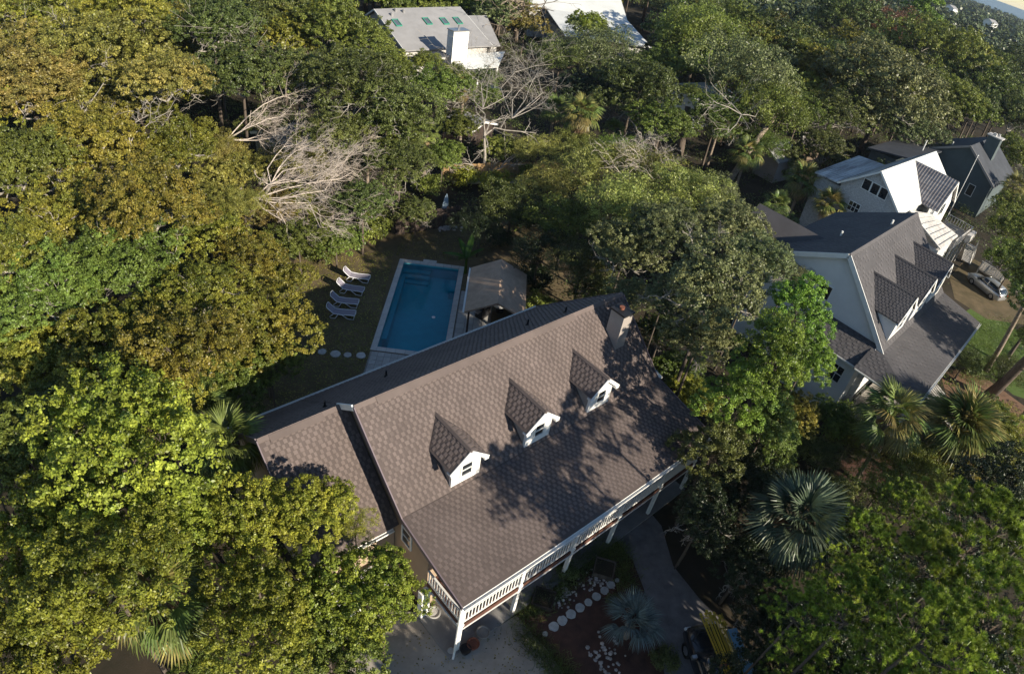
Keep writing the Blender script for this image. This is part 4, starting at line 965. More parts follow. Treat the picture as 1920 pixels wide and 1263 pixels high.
# cars
def wheel(parent, x, y, r=.36, w=.24):
    mb = MB(); n = 20; s = 1 if y > 0 else -1
    b = []
    prof = [(r * .62, -w / 2), (r * .95, -w / 2), (r, -w * .3), (r, w * .3), (r * .95, w / 2), (r * .62, w / 2)]
    for rr_, yy in prof:
        b.append(len(mb.v))
        for k in range(n): a = 2 * math.pi * k / n; mb.v.append((x + rr_ * math.cos(a), y + yy, r + rr_ * math.sin(a)))
    for i in range(len(prof) - 1):
        for k in range(n): mb.f.append((b[i] + k, b[i] + (k + 1) % n, b[i + 1] + (k + 1) % n, b[i + 1] + k)); mb.c.append(.5)
    wh = mb.build('wheel', MT['tyre'], parent, smooth=True)
    m2 = MB(); m2.tube([(x, y - s * w * .2, r), (x, y + s * w * .42, r)], r * .6, 14)
    for k in range(5): a = 2 * math.pi * k / 5; m2.bar((x, y + s * w * .44, r), (x + r * .58 * math.cos(a), y + s * w * .44, r + r * .58 * math.sin(a)), .06, .03, up=(0, 1, 0))
    m2.build('rim', MT['rim'], wh)
def car_body(secs, name, m, parent, smooth=True):
    """secs: (x, [(halfwidth, z) ... from sill to top centre])"""
    mb = MB(); k = len(secs[0][1]); idx = []
    for x, pr in secs:
        row = [(x, w, z) for w, z in pr] + [(x, -w, z) for w, z in pr[::-1]]; idx.append(len(mb.v)); mb.v.extend(row)
    n = 2 * k
    for a, b in zip(idx, idx[1:]):
        for i in range(n - 1): mb.f.append((a + i, a + i + 1, b + i + 1, b + i)); mb.c.append(.5)
        mb.f.append((a + n - 1, a, b, b + n - 1)); mb.c.append(.5)
    mb.f.append(tuple(idx[0] + i for i in range(n))[::-1]); mb.f.append(tuple(idx[-1] + i for i in range(n))); mb.c += [.5, .5]
    o = mb.build(name, m, parent, smooth=smooth)
    return o
sa_, sb2 = at(1822, 527, .4), at(1866, 562, .4); d = sb2 - sa_
suv = thing('parked_car', at(1845, 545), math.atan2(d.y, d.x) + math.pi, 'silver crossover car parked beside the low railed deck', 'car')
sec = []
for x, hw_, zs, zb_, zt in ((2.35, .62, .38, .6, .72), (2.28, .8, .3, .66, .84), (1.9, .9, .24, .76, .98), (1.1, .93, .24, .86, 1.1), (.9, .93, .24, .88, 1.14), (0, .94, .24, .9, 1.16), (-1.2, .94, .24, .92, 1.16), (-2.0, .92, .26, .94, 1.16), (-2.3, .84, .32, .9, 1.1), (-2.38, .7, .42, .8, .95)):
    sec.append((x, [(hw_ * .93, zs), (hw_, zs + .12), (hw_, zb_ - .1), (hw_ * .97, zb_), (hw_ * .86, zt - .02), (hw_ * .45, zt + .03)]))
body = car_body(sec, 'body', MT['car'], suv)
gsec = []
for x, hw_, zt in ((1.15, .72, 1.13), (.45, .66, 1.52), (0.1, .64, 1.6), (-1.0, .64, 1.61), (-1.75, .62, 1.52), (-2.2, .68, 1.16)): gsec.append((x, [(.84, 1.08), (.80, min(zt, 1.2)), (hw_, zt), (hw_ * .5, zt + .02)]))
car_body(gsec, 'window', MT['glass'], suv)
rsec = []
for x, hw_, zt in ((.35, .63, 1.57), (.05, .62, 1.63), (-1.0, .62, 1.645), (-1.7, .6, 1.57), (-1.85, .58, 1.52)): rsec.append((x, [(hw_, zt - .03), (hw_ * .97, zt), (hw_ * .5, zt + .025)]))
car_body(rsec, 'roof', MT['car'], suv)
for x in (1.45, -1.42):
    for y in (-.82, .82): wheel(suv, x, y)
for s in (-1, 1):
    for xa, xb, za, zb2 in ((1.05, .42, 1.14, 1.53), (-.35, -.35, 1.12, 1.6), (-2.15, -1.7, 1.18, 1.54)):
        mb = MB(); mb.bar((xa, s * .815, za), (xb, s * .665, zb2), .07, .05); mb.build('pillar', MT['car'], suv)
    mb = MB(); mb.box((2.2, s * .62, .72), (.3, .34, .14), rz=-s * .4); mb.build('headlight', MT['lamp'], suv)
    mb = MB(); mb.box((-2.3, s * .66, .92), (.14, .3, .18), rz=s * .4); mb.build('tail_light', MT['lamp_red'], suv)
    mb = MB(); mb.box((.85, s * 1.0, 1.12), (.14, .16, .12)); mb.build('mirror', MT['black'], suv)
mb = MB(); mb.box((2.36, 0, .5), (.06, 1.0, .22)); mb.build('grille', MT['black'], suv)
# truck with the bundle of poles
ta, tb = at(1308, 1182, 1.6), at(1338, 1262, 1.6); d = ta - tb
tk = thing('pickup_truck', at(1322, 1240, 0) + (tb - ta).normalized() * 1.2, math.atan2(d.y, d.x), 'dark pickup truck carrying yellow poles, cut off by the bottom edge', 'pickup truck')
sec = []
for x, hw_, zs, zb_, zt in ((2.7, .7, .5, .75, .9), (2.6, .86, .4, .85, 1.02), (2.0, .95, .35, .95, 1.12), (1.2, .97, .35, 1.0, 1.18), (.9, .97, .35, 1.02, 1.2), (-.9, .97, .35, 1.02, 1.18), (-2.6, .96, .4, 1.0, 1.12), (-2.75, .9, .5, .95, 1.05)):
    sec.append((x, [(hw_ * .93, zs), (hw_, zs + .12), (hw_, zb_ - .1), (hw_ * .97, zb_), (hw_ * .86, zt - .02), (hw_ * .45, zt + .02)]))
car_body(sec, 'body', MT['truck'], tk)
gsec = []
for x, hw_, zt in ((1.3, .76, 1.2), (.65, .68, 1.68), (-.2, .67, 1.74), (-.75, .67, 1.7), (-.95, .7, 1.2)): gsec.append((x, [(.88, 1.12), (.84, min(zt, 1.25)), (hw_, zt), (hw_ * .5, zt + .02)]))
car_body(gsec, 'window', MT['glass'], tk)
rsec = []
for x, hw_, zt in ((.6, .66, 1.72), (.3, .66, 1.77), (-.5, .66, 1.775), (-.8, .64, 1.73)): rsec.append((x, [(hw_, zt - .03), (hw_ * .97, zt), (hw_ * .5, zt + .02)]))
car_body(rsec, 'roof', MT['truck'], tk)
for x in (1.75, -1.65):
    for y in (-.86, .86): wheel(tk, x, y, .4, .27)
for s in (-1, 1):
    mb = MB(); mb.box((1.05, s * 1.1, 1.25), (.16, .24, .2)); mb.build('mirror', MT['rim'], tk)
    mb = MB(); mb.box((2.62, s * .7, .85), (.14, .3, .16)); mb.build('headlight', MT['lamp'], tk)
for x in (1.9, .2, -1.2, -2.4):
    mb = MB(); mb.bar((x, -.8, 1.95), (x, .8, 1.95), .05, .05)
    for s in (-1, 1): mb.bar((x, s * .8, 1.1), (x, s * .8, 1.95), .05, .05)
    mb.build('rack_bar', MT['black'], tk)
pb3 = thing('pole_bundle', tk.location + Vector((0, 0, 2.0)), tk.rotation_euler.z, 'bundle of long yellow poles with round feet on the truck rack', 'pole bundle')
rr = random.Random(4)
for i in range(22):
    y = (i % 8 - 3.5) * .105; z = .04 + (i // 8) * .1 + rr.uniform(-.02, .06); x1 = 2.3 + rr.uniform(-.3, .5)
    mb = MB(); mb.cur = rr.uniform(.2, .9); mb.tube([(-2.6, y * .8, z), (x1, y * 1.35, z + .03)], .018, 5)
    if i % 3 != 1: mb.lathe([(.07, 0), (.085, .03), (.04, .06)], (x1, y * 1.35, z), 8); mb.box((x1 - .12, y * 1.35, z + .03), (.05, .2, .03))
    mb.build('pole', MT['yellow'], pb3)
mb = MB(); mb.box((.1, 0, .1), (.12, .95, .26)); mb.build('strap', MT['terracotta'], pb3)
tkm = Matrix.Translation(tk.location) @ Matrix.Rotation(tk.rotation_euler.z, 4, 'Z')
for (x, y, sx, sy, lb) in ((.9, -.68, 1.5, .42, 'long pale blue stand-in for sky reflection on the right side of the truck roof'), (-.45, -.72, 1.0, .5, 'shorter pale blue sky-reflection stand-in behind the long one'), (-1.2, .55, 1.0, .6, 'pale blue sky-reflection stand-in left of the yellow poles')):  # made-up boxes whose blue stands in for sky reflected on the truck
    t = thing('reflection_box', tkm @ Vector((x, y, 1.98)), tk.rotation_euler.z, lb, 'box')
    mb = MB(); mb.box((0, 0, .14), (sx, sy, .28)); mb.build('reflection_body', MT['reflect_blue'], t)
    mb = MB(); mb.box((0, 0, .305), (sx + .04, sy + .04, .05)); mb.build('reflection_top', MT['reflect_blue'], t)

# ================================================================== VEGETATION
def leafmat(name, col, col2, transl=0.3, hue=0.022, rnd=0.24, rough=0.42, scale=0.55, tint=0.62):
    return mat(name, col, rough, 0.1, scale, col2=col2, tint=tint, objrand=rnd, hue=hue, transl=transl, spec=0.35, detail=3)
LM = {
    'bright': leafmat('bright_yellow_green_leaves', (0.335, 0.340, 0.045), (0.140, 0.175, 0.024), .35),
    'olive': leafmat('olive_leaves', (0.300, 0.265, 0.042), (0.125, 0.145, 0.024)),
    'gold': leafmat('golden_brown_leaves', (0.300, 0.250, 0.062), (0.150, 0.155, 0.036)),
    'dark': leafmat('dark_oak_leaves', (0.140, 0.164, 0.041), (0.065, 0.086, 0.023), .18),
    'grey': leafmat('grey_green_oak_leaves', (0.197, 0.213, 0.083), (0.099, 0.121, 0.045), .18),
    'mid': leafmat('mid_green_leaves', (0.190, 0.230, 0.043), (0.091, 0.129, 0.024), .25),
    'feather': leafmat('light_olive_feathery_leaves', (0.332, 0.332, 0.083), (0.161, 0.186, 0.046), .3),
    'cedar': leafmat('vivid_green_cedar_sprays', (0.217, 0.334, 0.041), (0.090, 0.167, 0.026), .25),
    'pine': leafmat('pine_needles', (0.350, 0.440, 0.055), (0.080, 0.125, 0.022), .25),
    'rust': leafmat('rusty_brown_leaves', (0.260, 0.137, 0.052), (0.120, 0.078, 0.036), .2),
    'deep': leafmat('shade_painted_leaves', (0.037, 0.052, 0.017), (0.019, 0.029, 0.010), .15),  # shade put into the colour: near-black leaves for trees standing in shadow
    'palm': leafmat('palm_fronds', (0.169, 0.215, 0.052), (0.084, 0.120, 0.031), .2, scale=1.5),
    'palmgold': leafmat('yellowing_palm_fronds', (0.299, 0.247, 0.078), (0.144, 0.138, 0.043), .2, scale=1.5),
    'bluepalm': leafmat('blue_grey_fronds', (0.150, 0.190, 0.175), (0.090, 0.120, 0.115), .15, scale=1.5),
    'greypalm': leafmat('grey_green_fronds', (0.105, 0.135, 0.075), (0.055, 0.075, 0.045), .15, scale=1.5),
    'deadpalm': leafmat('dead_brown_fronds', (0.390, 0.260, 0.156), (0.204, 0.132, 0.084), .2, scale=1.5),
    'banana': leafmat('banana_leaves', (0.143, 0.286, 0.026), (0.084, 0.192, 0.018), .3),
    'moss': leafmat('hanging_moss', (0.351, 0.286, 0.156), (0.204, 0.156, 0.084), .2),
}
def np_mesh(name, V, F4, tint, mats):
    """V (n,3), F4 (m,4) quads"""
    me = bpy.data.meshes.new(name); nv, nf = len(V), len(F4)
    me.vertices.add(nv); me.vertices.foreach_set('co', V.astype(np.float32).ravel())
    me.loops.add(nf * 4); me.loops.foreach_set('vertex_index', F4.astype(np.int32).ravel())
    me.polygons.add(nf); me.polygons.foreach_set('loop_start', np.arange(0, nf * 4, 4, dtype=np.int32)); me.polygons.foreach_set('loop_total', np.full(nf, 4, dtype=np.int32))
    a = me.attributes.new('tint', 'FLOAT', 'FACE'); a.data.foreach_set('value', tint.astype(np.float32))
    me.materials.append(mats); me.update(calc_edges=True); return me
def unit(a): return a / np.maximum(np.linalg.norm(a, axis=-1, keepdims=True), 1e-9)
def leaf_quads(rs, C, Nn, size, aspect=0.6, tint=None, fold=0.0):
    n = len(C); t = unit(rs.normal(size=(n, 3))); t = unit(t - Nn * (t * Nn).sum(1, keepdims=True)); b = np.cross(Nn, t)
    s = size[:, None]
    p0 = C - t * s; p1 = C + b * s * aspect + t * s * .1; p2 = C + t * s; p3 = C - b * s * aspect + t * s * .1
    V = np.stack([p0, p1, p2, p3], 1).reshape(-1, 3); F = np.arange(n * 4).reshape(n, 4)
    return V, F
def crown_mesh(name, seed, R0=4.0, nl=13, clumps=34, leaves=75, lsize=.085, flat=.72, clump_r=.42, lobe_r=.44, cone=0.0, up=.35, droop=0.0, ragged=.25, spread=.62):
    rs = np.random.RandomState(seed); Cs, Ns, Ts = [], [], []
    for i in range(nl):
        ph = i * 2.399 + rs.uniform(-.4, .4); k = (i + .5) / nl
        zc = 1 - 1.15 * k; rad = math.sqrt(max(0, 1 - max(-.2, zc) ** 2)) * (1 - cone * max(0, zc)) 
        c = np.array([math.cos(ph) * rad, math.sin(ph) * rad, zc * flat * (1 + cone * 1.2)]) * R0 * spread * (1 + rs.uniform(-ragged, ragged))
        lr = R0 * lobe_r * rs.uniform(.7, 1.2) * (1 - cone * .35 * max(0, zc))
        m = int(clumps * (lr / (R0 * lobe_r)) ** 2)
        d = unit(rs.normal(size=(m, 3))); d[:, 2] = np.abs(d[:, 2]) * .9 - .25; d = unit(d)
        cc = c + d * lr * np.array([1, 1, .85]) * rs.uniform(.72, 1.12, (m, 1))
        keep = np.ones(m, bool)
        cc = cc[keep]; d = d[keep]; lt = rs.uniform(.3, .7)
        for q, dq in zip(cc, d):
            nlv = int(leaves * rs.uniform(.6, 1.25)); cr = clump_r * rs.uniform(.7, 1.3)
            e = unit(rs.normal(size=(nlv, 3))) * (rs.uniform(.15, 1, (nlv, 1)) ** .55) * cr
            e[:, 2] *= .62; e[:, 2] -= droop * rs.uniform(0, 1, nlv) * cr
            n_ = unit(e * .5 / cr + dq * .4 + np.array([0, 0, up]) + rs.normal(size=(nlv, 3)) * .5)
            Cs.append(q + e); Ns.append(n_); Ts.append(np.clip(np.full(nlv, lt * .5 + rs.uniform(.0, .5)) + rs.uniform(-.4, .4, nlv), 0, 1))
    C, N, T = np.concatenate(Cs), np.concatenate(Ns), np.concatenate(Ts)
    V, F = leaf_quads(rs, C, N, rs.uniform(.7, 1.3, len(C)) * lsize)
    return np_mesh(name, V, F, T, LM['mid'])
CR = {
    'broad': [crown_mesh('crown', 11, leaves=46, clumps=66, lsize=.078, clump_r=.26, nl=14, ragged=.35, lobe_r=.42), crown_mesh('crown', 12, leaves=46, clumps=66, lsize=.078, clump_r=.27, nl=12, ragged=.45), crown_mesh('crown', 19, leaves=46, clumps=64, lsize=.078, clump_r=.25, nl=17, ragged=.5, lobe_r=.36)],
    'oak': [crown_mesh('crown', 13, leaves=44, lsize=.07, clump_r=.25, clumps=62, lobe_r=.4, nl=15, ragged=.4), crown_mesh('crown', 14, leaves=44, lsize=.07, clump_r=.25, clumps=60, lobe_r=.36, nl=17, ragged=.5), crown_mesh('crown', 18, leaves=44, lsize=.07, clump_r=.26, clumps=58, lobe_r=.34, nl=19, ragged=.55, flat=.85)],
    'feather': [crown_mesh('crown', 15, leaves=44, lsize=.07, clump_r=.5, clumps=44, ragged=.4, lobe_r=.46, up=.2), crown_mesh('crown', 17, leaves=40, lsize=.07, clump_r=.5, clumps=40, ragged=.45, nl=12, up=.2)],
    'cedar': [crown_mesh('crown', 16, leaves=60, lsize=.075, clump_r=.32, clumps=42, cone=.55, flat=1.0, nl=17, lobe_r=.34, ragged=.3)],
    'far': [crown_mesh('crown', 21, leaves=24, lsize=.14, clump_r=.36, clumps=40, nl=12, lobe_r=.44, ragged=.35), crown_mesh('crown', 22, leaves=24, lsize=.14, clump_r=.36, clumps=40, nl=13, ragged=.45, lobe_r=.4), crown_mesh('crown', 23, leaves=26, lsize=.13, clump_r=.34, clumps=42, nl=11, ragged=.5, flat=.9, lobe_r=.4)],
    'shrub': [crown_mesh('foliage', 31, R0=1.0, nl=7, clumps=18, leaves=36, lsize=.055, clump_r=.24, lobe_r=.5, flat=.8, spread=.5)],
}
def pine_mesh(seed, R0=4.0, tufts=460, needles=56):
    rs = np.random.RandomState(seed); Vs, Ts = [], []
    # tufts at branch ends of several layered boughs
    pos = []
    for i in range(17):
        ph = i * 2.399; k = (i + .5) / 17; z = (.95 - 1.3 * k) * R0 * .72; rr_ = R0 * (.22 + .78 * min(1, k * 1.25)) * rs.uniform(.8, 1.1)
        bdir = np.array([math.cos(ph), math.sin(ph), .12])
        m = tufts // 17
        t = rs.uniform(.3, 1, m) ** .8
        side = np.array([-bdir[1], bdir[0], 0])
        p = np.array([0, 0, z]) + bdir * (t * rr_)[:, None] + side * (rs.normal(size=m) * .23 * rr_ * t)[:, None] + np.array([0, 0, 1]) * (rs.normal(size=m) * .16)[:, None]
        pos.append(p)
    pos = np.concatenate(pos)
    for q in pos:
        ax = unit(np.array([q[0] * .12, q[1] * .12, 1.0]) + rs.normal(size=3) * .35)
        d = unit(rs.normal(size=(needles, 3)) + ax * 1.9); Ln = rs.uniform(.22, .36, (needles, 1))
        s = unit(np.cross(d, rs.normal(size=(needles, 3)))) * .014
        base = q + d * .02; tip = q + d * Ln - np.array([0, 0, .03])
        Vs.append(np.stack([base - s, base + s, tip + s * .5, tip - s * .5], 1).reshape(-1, 3)); Ts.append(np.full(needles, rs.uniform(.1, .95)))
    V = np.concatenate(Vs); F = np.arange(len(V)).reshape(-1, 4); return np_mesh('crown', V, F, np.concatenate(Ts), LM['pine'])
CR['pine'] = [pine_mesh(41), pine_mesh(42)]

def limb_mesh(name, seed, R0=4.0, depth=4, first=6, m=None, zlow=-1.4, rad=.17, spread=.9, wob=.25, reach=.95, n=5):
    rr = random.Random(seed); mb = MB()
    def br(p, d, ln, r_, dep):
        pts, rads = [p], [r_]; cur = p; dd = d.copy(); k = 4
        for i in range(k):
            dd = (dd + Vector((rr.gauss(0, wob), rr.gauss(0, wob), rr.gauss(0, wob * .6) + .03))).normalized(); cur = cur + dd * ln / k; pts.append(cur); rads.append(r_ * (1 - .16 * (i + 1)))
        mb.tube(pts, rads, n if dep > 1 else 4, cap=False)
        if dep > 0:
            for j in range(2 if dep > 2 else 3):
                a = dd.copy(); a = (a + Vector((rr.gauss(0, spread), rr.gauss(0, spread), rr.gauss(.1, spread * .6))).normalized() * .9).normalized()
                br(pts[rr.choice((2, 3, 4))], a, ln * rr.uniform(.55, .8), r_ * .52, dep - 1)
    for i in range(first):
        ph = i * 2.399 + rr.uniform(-.3, .3); d = Vector((math.cos(ph), math.sin(ph), rr.uniform(.25, 1.0))).normalized()
        br(Vector((0, 0, zlow)), d, R0 * reach * .5, rad * .7, depth - 1)
    return mb.mesh(name, m or MT['bark_pale'])
LIMB = {'broad': [limb_mesh('limbs', 1, m=MT['bark']), limb_mesh('limbs', 2, m=MT['bark'])], 'oak': [limb_mesh('limbs', 3, wob=.4, reach=1.12), limb_mesh('limbs', 4, wob=.45, reach=1.15)]}
def trunk_mesh():
    mb = MB(); mb.tube([(0, 0, -.02), (.04, .02, .1), (0, -.03, .5), (.02, 0, 1.0)], [1.25, .9, .75, .6], 9, cap=True); return mb.mesh('trunk', MT['bark'], smooth=True)
TRUNK = trunk_mesh()
def setmat(o, m):
    o.material_slots[0].link = 'OBJECT'; o.material_slots[0].material = m
tn = [0]
def tree(px, py, rpx, zc, kind, tone, label, group=None, name=None, limb=None, flat=1.0, sx=1.0, loc=None, variant=None):
    tn[0] += 1; i = tn[0]
    if loc is None:
        p = at(px, py, zc); dist = (p - Vector((0, 0, CAM_H))).length; Rm = rpx * dist / 1200.0
    else: p, Rm = loc, rpx
    sc = Rm / 4.0
    nm = name or {'pine': 'pine_tree', 'cedar': 'cedar_tree', 'oak': 'oak_tree', 'feather': 'feathery_tree'}.get(kind, 'broadleaf_tree')
    t = thing(nm, (p.x, p.y, 0), RNG.uniform(0, 6.28), label, 'pine tree' if kind == 'pine' else 'tree', group)
    ms = CR[kind]; c = obj('crown', ms[(variant if variant is not None else i) % len(ms)], t, (0, 0, p.z), scale=(sc * sx, sc, sc * flat * RNG.uniform(.92, 1.08))); setmat(c, LM[tone])
    low = max(.8, p.z - 1.4 * sc)
    k = obj('trunk', TRUNK, t, (0, 0, 0), scale=(.11 * sc * 1.6, .11 * sc * 1.6, low + .1))
    lk = limb or ('oak' if kind == 'oak' else 'broad')
    if kind != 'far' or limb:
        l = obj('limbs', LIMB[lk][i % 2], t, (0, 0, p.z), scale=sc * (1.0 if lk == 'oak' else .92))
    if kind == 'pine': pass
    return t
JR = random.Random(77)
